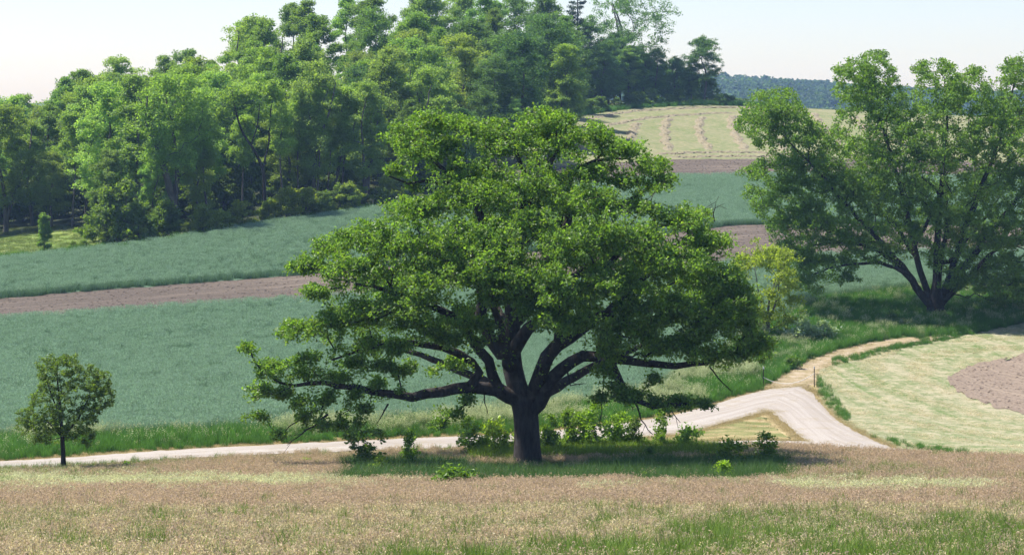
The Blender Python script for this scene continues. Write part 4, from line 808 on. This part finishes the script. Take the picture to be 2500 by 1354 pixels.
# ------------------------------------------------------------------ grasses, crop and clods: scattered stuff
def ribbons(base, height, lean, width, c0, c1, rng, segs=3):
    """curved tapering blades; colour runs c0 (foot) to c1 (tip)"""
    n = len(base); side = rng.normal(0, 1, (n, 3)); side[:, 2] = 0; side /= np.linalg.norm(side, axis=1)[:, None]
    V = np.zeros((n, segs * 2 + 1, 3)); C = np.zeros((n, segs * 2 + 1, 3))
    for k in range(segs):
        f = k / segs; p = base + lean * (f * f)[..., None] if np.ndim(f) else base + lean * f * f
        p = p + np.array([0, 0, 1]) * (height * f)[:, None]; wv = (width * (1 - .45 * f))[:, None] * side * .5
        V[:, 2 * k] = p - wv; V[:, 2 * k + 1] = p + wv; C[:, 2 * k] = C[:, 2 * k + 1] = c0 * (1 - f) + c1 * f
    V[:, -1] = base + lean + np.array([0, 0, 1]) * height[:, None]; C[:, -1] = c1
    i = np.arange(n)[:, None] * (segs * 2 + 1); T = []
    for k in range(segs - 1): T += [i + [2*k, 2*k+1, 2*k+3], i + [2*k, 2*k+3, 2*k+2]]
    T.append(i + [2*segs-2, 2*segs-1, 2*segs])
    return V.reshape(-1, 3), np.concatenate(T, 1).reshape(-1, 3), C.reshape(-1, 3)
def tuft(seed, n, R, h, hv, w_, green, tip, lean=.25, heads=0, headcol=None, headlen=.16, headw=.03, wind=(.12, 0)):
    rng = R_(seed); a = rng.uniform(0, 6.283, n); q = R * np.sqrt(rng.random(n)); base = np.stack([np.cos(a) * q, np.sin(a) * q, np.full(n, -.04)], 1)
    H = h * rng.uniform(1 - hv, 1 + hv * .6, n); ln = rng.normal(0, lean, (n, 3)) * H[:, None]; ln[:, 0] += wind[0] * H; ln[:, 1] += wind[1] * H; ln[:, 2] = -np.abs(ln[:, 2]) * .3
    var = rng.uniform(.7, 1.3, n)[:, None]; V, T, C = ribbons(base, H, ln, np.full(n, w_) * rng.uniform(.6, 1.3, n), np.array(green) * var, np.array(tip) * var, rng)
    if heads:
        m = heads; a = rng.uniform(0, 6.283, m); q = R * np.sqrt(rng.random(m)); b2 = np.stack([np.cos(a) * q, np.sin(a) * q, np.zeros(m)], 1)
        H2 = h * rng.uniform(.95, 1.4, m); l2 = rng.normal(0, .10, (m, 3)) * H2[:, None]; l2[:, 0] += wind[0] * 1.4 * H2; l2[:, 2] = 0
        V2, T2, C2 = ribbons(b2, H2, l2, np.full(m, .007), np.array(green) * np.ones((m, 1)), np.array(headcol) * .9 * np.ones((m, 1)), rng, 2)
        T = np.concatenate([T, T2 + len(V)]); V = np.concatenate([V, V2]); C = np.concatenate([C, C2])
        tipp = b2 + l2 + np.array([0, 0, 1]) * H2[:, None]; k = np.repeat(np.arange(m), 5); f = rng.uniform(-1, .1, len(k)); o = rng.normal(0, 1, (len(k), 3)) * np.array([headw, headw, headlen * .15])
        pos = tipp[k] + np.array([.25, 0, 1]) * (f * headlen)[:, None] + o
        hv_ = rng.uniform(.7, 1.35, m)[k]; LV, LT, LC = leaf_cloud(pos, o / (np.linalg.norm(o, axis=1)[:, None] + 1e-9) * .4 + np.array([0.1, 0, .9]), .065, np.array(headcol)[None] * hv_[:, None], rng, 0.1, .35)
        T = np.concatenate([T, LT + len(V)]); V = np.concatenate([V, LV]); C = np.concatenate([C, LC])
    return V, T, C
def tuft_obj(name, mat, *a, **k):
    V, T, C = tuft(*a, **k); return bpy.data.objects.new(name, mk_mesh(name, V, T, col=C, mat=mat))
def scatter(name, pts, protos, label, cat, seed, smin=.75, smax=1.25, scale=None, freerot=True):
    rng = R_(seed); n = len(pts); me = bpy.data.meshes.new(name); me.vertices.add(n); me.vertices.foreach_set('co', np.asarray(pts, np.float32).ravel())
    for nm, typ, val in (('rz', 'FLOAT', rng.uniform(0, 6.283, n) if freerot else rng.normal(0, .5, n)), ('sc', 'FLOAT', rng.uniform(smin, smax, n) * (scale if scale is not None else 1)), ('pick', 'INT', rng.integers(0, len(protos), n))):
        at_ = me.attributes.new(nm, typ, 'POINT'); at_.data.foreach_set('value', val.astype(np.float32 if typ == 'FLOAT' else np.int32))
    o = link(name, me); tag(o, label, cat, kind='stuff')
    cl = bpy.data.collections.new(name + '_kinds')
    for p_ in protos: cl.objects.link(p_)
    ng = bpy.data.node_groups.new(name + '_scatter', 'GeometryNodeTree')
    ng.interface.new_socket('Geometry', in_out='INPUT', socket_type='NodeSocketGeometry'); ng.interface.new_socket('Geometry', in_out='OUTPUT', socket_type='NodeSocketGeometry')
    gi = ng.nodes.new('NodeGroupInput'); go = ng.nodes.new('NodeGroupOutput'); ip = ng.nodes.new('GeometryNodeInstanceOnPoints'); ci = ng.nodes.new('GeometryNodeCollectionInfo')
    ci.inputs['Collection'].default_value = cl; ci.inputs['Separate Children'].default_value = True; ci.inputs['Reset Children'].default_value = True
    def na(nm, typ):
        x = ng.nodes.new('GeometryNodeInputNamedAttribute'); x.data_type = typ; x.inputs['Name'].default_value = nm; return x.outputs['Attribute']
    cx = ng.nodes.new('ShaderNodeCombineXYZ'); ng.links.new(na('rz', 'FLOAT'), cx.inputs['Z'])
    ng.links.new(gi.outputs[0], ip.inputs['Points']); ng.links.new(ci.outputs[0], ip.inputs['Instance']); ip.inputs['Pick Instance'].default_value = True
    ng.links.new(na('pick', 'INT'), ip.inputs['Instance Index']); ng.links.new(cx.outputs[0], ip.inputs['Rotation']); ng.links.new(na('sc', 'FLOAT'), ip.inputs['Scale'])
    ng.links.new(ip.outputs[0], go.inputs[0]); md = o.modifiers.new('scatter', 'NODES'); md.node_group = ng
    return o
def sample(y0, y1, dens, seed, amin=-.31, amax=.31):
    """random ground points in the wedge of land the photograph looks over"""
    rng = R_(seed); area = (amax - amin) * (y1 * y1 - y0 * y0) / 2; n = int(area * dens); y = np.sqrt(rng.uniform(y0 * y0, y1 * y1, n)); x = rng.uniform(amin, amax, n) * y
    return x, y
def P3(x, y): return np.stack([x, y, terr(x, y)], 1)
def mask_band(px, py, lo, up):
    a = np.interp(px, [p[0] for p in lo], [p[1] for p in lo]); b = np.interp(px, [p[0] for p in up], [p[1] for p in up]); return (py < a) & (py > b)
GREEN = (0.085, 0.15, 0.030); GREEN2 = (0.13, 0.20, 0.035); LUSH_SHADE = (0.055, 0.125, 0.028)  # last green is darkened to stand in for the oak's shade
PINK = (0.46, 0.345, 0.25); TAN = (0.50, 0.42, 0.27); PALE = (0.55, 0.54, 0.34)
fine = dict(wind=(.10, 0))
pink = [tuft_obj('pink_tuft', M_GRASS, 400 + k, 26, .30, .42, .3, .011, (0.11, 0.16, 0.045), (0.21, 0.22, 0.09), .22, 30, PINK, .17, .028) for k in range(4)]
tan_ = [tuft_obj('tan_tuft', M_GRASS, 410 + k, 34, .30, .42, .3, .012, GREEN, (0.24, 0.23, 0.09), .25, 24, TAN, .16, .03) for k in range(3)]
grn = [tuft_obj('green_tuft', M_GRASS, 420 + k, 60, .26, .50 + .06 * k, .4, .020, GREEN2, (0.17, 0.25, 0.05), .24) for k in range(4)]
pale = [tuft_obj('pale_tuft', M_GRASS, 430 + k, 36, .32, .46, .3, .011, GREEN, (0.25, 0.27, 0.12), .25, 36, PALE, .17, .03) for k in range(3)]
lush = [tuft_obj('lush_shade_tuft', M_GRASS, 440 + k, 80, .32, .50 + .13 * k, .5, .020, LUSH_SHADE, (0.085, 0.16, 0.042), .30) for k in range(3)]  # tall green grass, its colour darkened to carry the oak's shade
short = [tuft_obj('short_tuft', M_GRASS, 450 + k, 60, .30, .20, .4, .012, (0.10, 0.16, 0.035), (0.18, 0.22, 0.07), .35) for k in range(3)]
verge = [tuft_obj('verge_tuft', M_GRASS, 460 + k, 80, .36, .72, .35, .018, (0.06, 0.155, 0.025), (0.11, 0.245, 0.04), .25, 4 if k > 2 else 0, PALE, .16, .03) for k in range(4)]
vpale = [tuft_obj('verge_head_tuft', M_GRASS, 470 + k, 40, .36, .75, .3, .014, (0.08, 0.14, 0.04), (0.22, 0.27, 0.12), .25, 40, (0.42, 0.45, 0.26), .18, .035) for k in range(2)]
weed = [tuft_obj('weed_tuft', M_GRASS, 475 + k, 70, .30, .75, .3, .045, (0.10, 0.17, 0.02), (0.22, 0.32, 0.035), .22) for k in range(2)]
wheat = [tuft_obj('wheat_tuft', M_CROP, 480 + k, 90, .42, .72, .22, .020, (0.10, 0.18, 0.10), (0.175, 0.285, 0.185), .16, 30, (0.24, 0.35, 0.255), .10, .02) for k in range(4)]
# --- meadow
x, y = sample(36, 112, 17, 500); px, py = gpx(x, y); ne = np.interp(px, [p[0] for p in NEAR_E], [p[1] for p in NEAR_E]); ne = np.where(px > 1480, np.interp(px, [1480,1700,1850,2000,2060,2300,2800], [1120,1106,1103,1106,1112,1127,1148]), ne)
ok = py > ne + 1.5; x, y, px, py, ne = x[ok], y[ok], px[ok], py[ok], ne[ok]
n1 = vnoise(x, y * .6, 7, 1); n2 = vnoise(x, y, 2.2, 2); n3 = vnoise(x, y * .5, 11, 3)
rnd = R_(501).random(len(x)); nearroad = np.clip(1 - (py - ne) / 26, 0, 1) * (px < 1500)
isl = (y > 81 + 5 * (n1 - .5) + 3 * (n2 - .5)) & (R_(504).random(len(x)) < .93) & (y < 97.5 + 2 * (n2 - .5)) & (np.abs(px - 1360) < 545 + 120 * (n1 - .5))  # zone of the darkened grass, drawn to the extent of the oak's shadow
gw = np.clip((60 - y) / 9, 0, 1) * (.34 + .9 * sstep(.35, .7, n1)) + .6 * sstep(.55, .75, n3) * (y > 58) + .12
gw = gw + .5 * sstep(.6, .75, n2) * (y < 62)
pw = .8 * np.exp(-((y - 80 - 4 * (n3 - .5)) / 4.5) ** 2) * sstep(.25, .6, n2 * .5 + n1 * .5) * (1 - sstep(650, 1050, px)) + .75 * np.exp(-((y - 74) / 3.5) ** 2) * sstep(1350, 1600, px) * sstep(.3, .6, n1)
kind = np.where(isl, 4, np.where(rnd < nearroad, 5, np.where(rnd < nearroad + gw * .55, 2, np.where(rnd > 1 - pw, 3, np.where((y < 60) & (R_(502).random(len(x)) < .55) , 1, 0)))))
keep = ~((kind == 2) & (R_(503).random(len(x)) < .35))
hsc = np.where((py - ne < 60) & (px < 1480), .6 + .4 * np.clip((py - ne) / 60, 0, 1), 1.0) * np.where(isl & (np.abs(px - 1290) < 160) & (y > 90), .7, 1)
for kk, pr, nm, lab in ((0, pink, 'pink_grass', 'pinkish brown seeding grass covering the foreground meadow'), (1, tan_, 'tan_grass', 'tan seeding grass mixed into the nearest meadow'), (2, grn, 'green_grass', 'fresh green grass patches among the brown meadow'), (3, pale, 'pale_grass', 'pale straw-coloured oat grass bands in the meadow'), (4, lush, 'shade_toned_grass', 'lush green grass darkened in colour to follow the oak shade'), (5, short, 'roadside_grass', 'short green grass along the near edge of the drive')):
    m = (kind == kk) & keep; scatter(nm, P3(x[m], y[m]), pr, lab, 'grass', 510 + kk, .75, 1.2, hsc[m])
# --- bright weeds behind the saplings
x, y = sample(99, 108, 14, 520, -.02, .16); px, py = gpx(x, y); m = ((py > np.interp(px, [1300,1480,1700,1850], [1104,1100,1106,1106])) & (px > 1320) & (px < 1760 + 60 * (vnoise(x, y, 2, 5) - .5)) & (y > 99.5) | ((px > 1110) & (px < 1265) & (y > 98) & (y < 104)))
m &= R_(521).random(len(x)) < .8; scatter('bright_weeds', P3(x[m], y[m]), weed, 'bright yellow-green weeds behind the oak saplings', 'weeds', 522, .8, 1.25)
# --- verge between the drive and the crop, rough ground round the maple
WILD = [(1700,1000),(1720,895),(1850,797),(2000,732),(2250,702),(2500,687),(2900,690),(2900,728),(2700,752),(2500,787),(2380,812),(2250,828),(2200,824),(2125,835),(2035,856),(1955,890),(1895,925),(1868,950),(1800,966)]
x, y = sample(98, 178, 6.5, 530, -.31, .34); px, py = gpx(x, y)
fe = np.interp(px, [p[0] for p in FAR_E], [p[1] for p in FAR_E]); c1 = np.interp(px, [p[0] for p in CROP1_LO], [p[1] for p in CROP1_LO])
vm = (px < 1870) & (py < fe - 2) & (py > c1 - 4); wm = inpoly(px, py, WILD) & ~vm; m = vm | wm
x, y, px, py, fe, vm = x[m], y[m], px[m], py[m], fe[m], vm[m]
dn = np.clip((fe - py) / 14, 0, 1); hs = np.where(vm, .45 + .6 * dn, .85); pl = (R_(531).random(len(x)) < np.where(vm & (dn > .8), .45, .06) * (vnoise(x, y, 5, 9) > .42))
scatter('verge_grass', P3(x[~pl], y[~pl]), verge, 'tall green verge grass between the drive and the cereal strip', 'grass', 532, .75, 1.2, hs[~pl])
scatter('verge_seed_grass', P3(x[pl], y[pl]), vpale, 'pale seed heads along the top of the tall verge grass', 'grass', 533, .8, 1.2, hs[pl])
# tufts between track and hay field
x, y = sample(106, 160, 6, 540, .12, .30); px, py = gpx(x, y); m = mask_band(px, py, [(2040,895),(2080,884),(2180,858),(2300,835),(2500,790)], [(2040,876),(2080,872),(2180,846),(2300,822),(2500,778)]) & (px > 2030)
m |= inpoly(px, py, [(1996,955),(2000,925),(2018,940),(2040,975),(2080,1030),(2060,1030),(2020,990)]) | inpoly(px, py, [(2130,1064),(2200,1082),(2300,1100),(2430,1110),(2430,1116),(2300,1108),(2200,1091),(2130,1071)])
scatter('track_edge_grass', P3(x[m], y[m]), verge, 'uncut green grass strip between the track and the near hay field', 'grass', 541, .6, 1.0, np.full(m.sum(), .62))
# --- dry turf tufts that break the edges of the gravel and cover the island
dry = [tuft_obj('dry_tuft', M_GRASS, 496 + k, 60, .40, .13, .6, .016, (0.20, 0.18, 0.08), (0.42, 0.33, 0.19), .6) for k in range(3)]
def edge_pts(e, n, sp, seed, shift=0):
    rng = R_(seed); q = resample(e, 300); k = rng.integers(0, 300, n); return np.array([G(q[i, 0], q[i, 1] + shift + rng.normal(0, sp)) for i in k])
ep = np.concatenate([edge_pts(FAR_E, 2200, 2.6, 601, -4), edge_pts([e for e in NEAR_E if e[0] >= 1500], 900, 2.6, 602, 1), edge_pts([(a + 8, b) for a, b in BR_R[:6]], 800, 3.5, 603), edge_pts([(a - 8, b) for a, b in BR_L[:5]], 700, 3.0, 604), edge_pts(LW_F[1:], 450, 2.0, 605, -2), edge_pts([(1990,948),(1990,925),(2015,898),(2080,871),(2160,847)], 200, 3, 606), edge_pts([(1868,953),(1895,927),(1955,892),(2035,858),(2125,837)], 200, 3, 607)])
x, y = sample(106, 124, 7, 608, .05, .17); px, py = gpx(x, y); m = inpoly(px, py, [(1560,1079),(1640,1066),(1790,1034),(1868,1014),(1950,1080)]) & (vnoise(x, y * 2, 2.5, 44) > .5)
scatter('dry_turf', np.concatenate([ep, P3(x[m], y[m])]), dry, 'short dry golden turf fraying the edges of the gravel', 'grass', 609, .6, 1.3)
x, y = sample(112, 160, 3, 612, .13, .24); px, py = gpx(x, y); m = inpoly(px, py, [(1985,948),(1990,925),(2015,898),(2080,871),(2160,847),(2240,835),(2200,826),(2125,837),(2035,858),(1955,892),(1895,927),(1868,953)]) & (vnoise(x, y, 1.6, 45) > .45)
scatter('track_turf', P3(x[m], y[m]), dry, 'thin dry grass growing on the stubbly track', 'grass', 613, .6, 1.2)
# --- cereal crop
x, y = sample(104, 290, 4.6, 550, -.30, .32); px, py = gpx(x, y)
m1 = mask_band(px, py, CROP1_LO, SOIL1_LO); m2 = mask_band(px, py, SOIL1_UP, CROP2_UP)
for m, lab, sd in ((m1, 'blue-green young cereal plants in the lower strip', 551), (m2, 'blue-green young cereal plants in the upper strip below the wood', 552)):
    xx, yy = x[m], y[m]; scatter('wheat', P3(xx, yy), wheat, lab, 'wheat', sd, .94, 1.06, .94 + .12 * vnoise(xx, yy * 2.2, 14, 12))
# --- rough grass between crop and wood, hay field top edge
x, y = sample(205, 300, 2.2, 560, -.30, .06); px, py = gpx(x, y); d = py - np.interp(px, [p[0] for p in CROP2_UP], [p[1] for p in CROP2_UP]); m = (d < 2) & (d > -9) & (px < 1080)
scatter('wood_edge_grass', P3(x[m], y[m]), verge, 'rough grass along the foot of the hillside wood', 'grass', 561, .8, 1.5)
x, y = sample(330, 425, 1.2, 565, .03, .13); px, py = gpx(x, y); d = py - np.interp(px, [p[0] for p in HAY_UP], [p[1] for p in HAY_UP]); m = (d < 1) & (d > -9)
scatter('hill_edge_grass', P3(x[m], y[m]), verge, 'tall grass along the top of the hilltop hay field', 'grass', 566, .9, 1.6)
x, y = sample(205, 275, 3, 567, -.30, -.19); px, py = gpx(x, y); m = inpoly(px, py, [(-300,655),(0,639),(120,628),(240,612),(240,558),(120,553),(0,560),(-300,600)])
scatter('clearing_grass', P3(x[m], y[m]), short, 'short sunlit grass in the clearing by the wood', 'grass', 568, .9, 1.8)
# --- cut hay lying on the near field, clods on the tilled soil
hayt = [tuft_obj('hay_tuft', M_GRASS, 490 + k, 60, .45, .15, .5, .024, (0.34, 0.30, 0.17), (0.56, 0.49, 0.34), 1.2) for k in range(3)]
stub = [tuft_obj('stubble_tuft', M_GRASS, 494 + k, 50, .36, .10, .4, .014, (0.08, 0.16, 0.03), (0.14, 0.22, 0.05), .5) for k in range(2)]
x, y = sample(106, 166, 7.0, 570, .14, .31); px, py = gpx(x, y); HNP = HN_LO + HN_UP[::-1]; TILL = [(2316,930),(2365,972),(2430,993),(2500,1006),(2900,1045),(2900,830),(2500,868),(2430,880),(2365,896)]
m = inpoly(px, py, HNP) & ~inpoly(px, py, TILL); x, y, px, py = x[m], y[m], px[m], py[m]
cxy = G(2620, 930)[:2]; rad = np.hypot((x - cxy[0]), (y - cxy[1]) * .8) + 1.2 * (vnoise(x, y, 5, 15) - .5); ring = .5 + .5 * np.sin(rad * 1.9); rowp = ring * .8 + .35 * (vnoise(x, y, 1.6, 16) - .5)
h_ = (rowp > .45); scatter('cut_hay', P3(x[h_], y[h_]), hayt, 'pale cut hay lying in curved swaths on the near field', 'hay', 571, .7, 1.2)
scatter('hay_stubble', P3(x[~h_], y[~h_]), stub, 'short green stubble between the hay swaths', 'grass', 572, .7, 1.2)
def clod(seed, col):
    import bmesh
    rng = R_(seed); bm = bmesh.new(); bmesh.ops.create_icosphere(bm, subdivisions=1, radius=.11)
    for v in bm.verts: v.co *= rng.uniform(.6, 1.3); v.co.z *= .6
    me = bpy.data.meshes.new('clod'); bm.to_mesh(me); bm.free(); me.materials.append(col or M_SOIL); return bpy.data.objects.new('clod', me)
clods = [clod(600 + k, None) for k in range(4)]
x, y = sample(110, 305, 1.6, 580, -.30, .32); px, py = gpx(x, y)
m = mask_band(px, py, SOIL1_LO, SOIL1_UP) | (mask_band(px, py, SOIL2_LO, SOIL2_UP) & (px > 1150)); q = P3(x[m], y[m]); q[:, 2] += .08
scatter('soil_clods', q, clods, 'brown clods strewn over the tilled strips', 'soil', 581, .4, 1.5)
x, y = sample(112, 150, 4, 585, .2, .31); px, py = gpx(x, y); m = inpoly(px, py, TILL); q = P3(x[m], y[m]); q[:, 2] += .06
scatter('patch_clods', q, [clod(610 + k, M_SOIL2) for k in range(3)], 'clods strewn over the tilled patch in the near hay field', 'soil', 586, .4, 1.3)

# ------------------------------------------------------------------ haze
V, Q = box_tris(3400, 3300, 200, -65); V[:, 1] += 1250; V[4:, 2] = 72
hm, ht, ho = newmat('thin summer haze'); pv = N(ht, 'ShaderNodeVolumePrincipled'); pv.inputs['Density'].default_value = 0.00019; pv.inputs['Color'].default_value = (0.38, 0.62, 1.0, 1); pv.inputs['Absorption Color'].default_value = (1, 1, 1, 1); pv.inputs['Anisotropy'].default_value = 0.0
ht.links.new(pv.outputs[0], ho.inputs['Volume'])
hz = link('haze', mk_mesh('haze', V, quads=Q, mat=hm)); tag(hz, 'thin bluish summer haze over the valley', 'haze', kind='stuff')
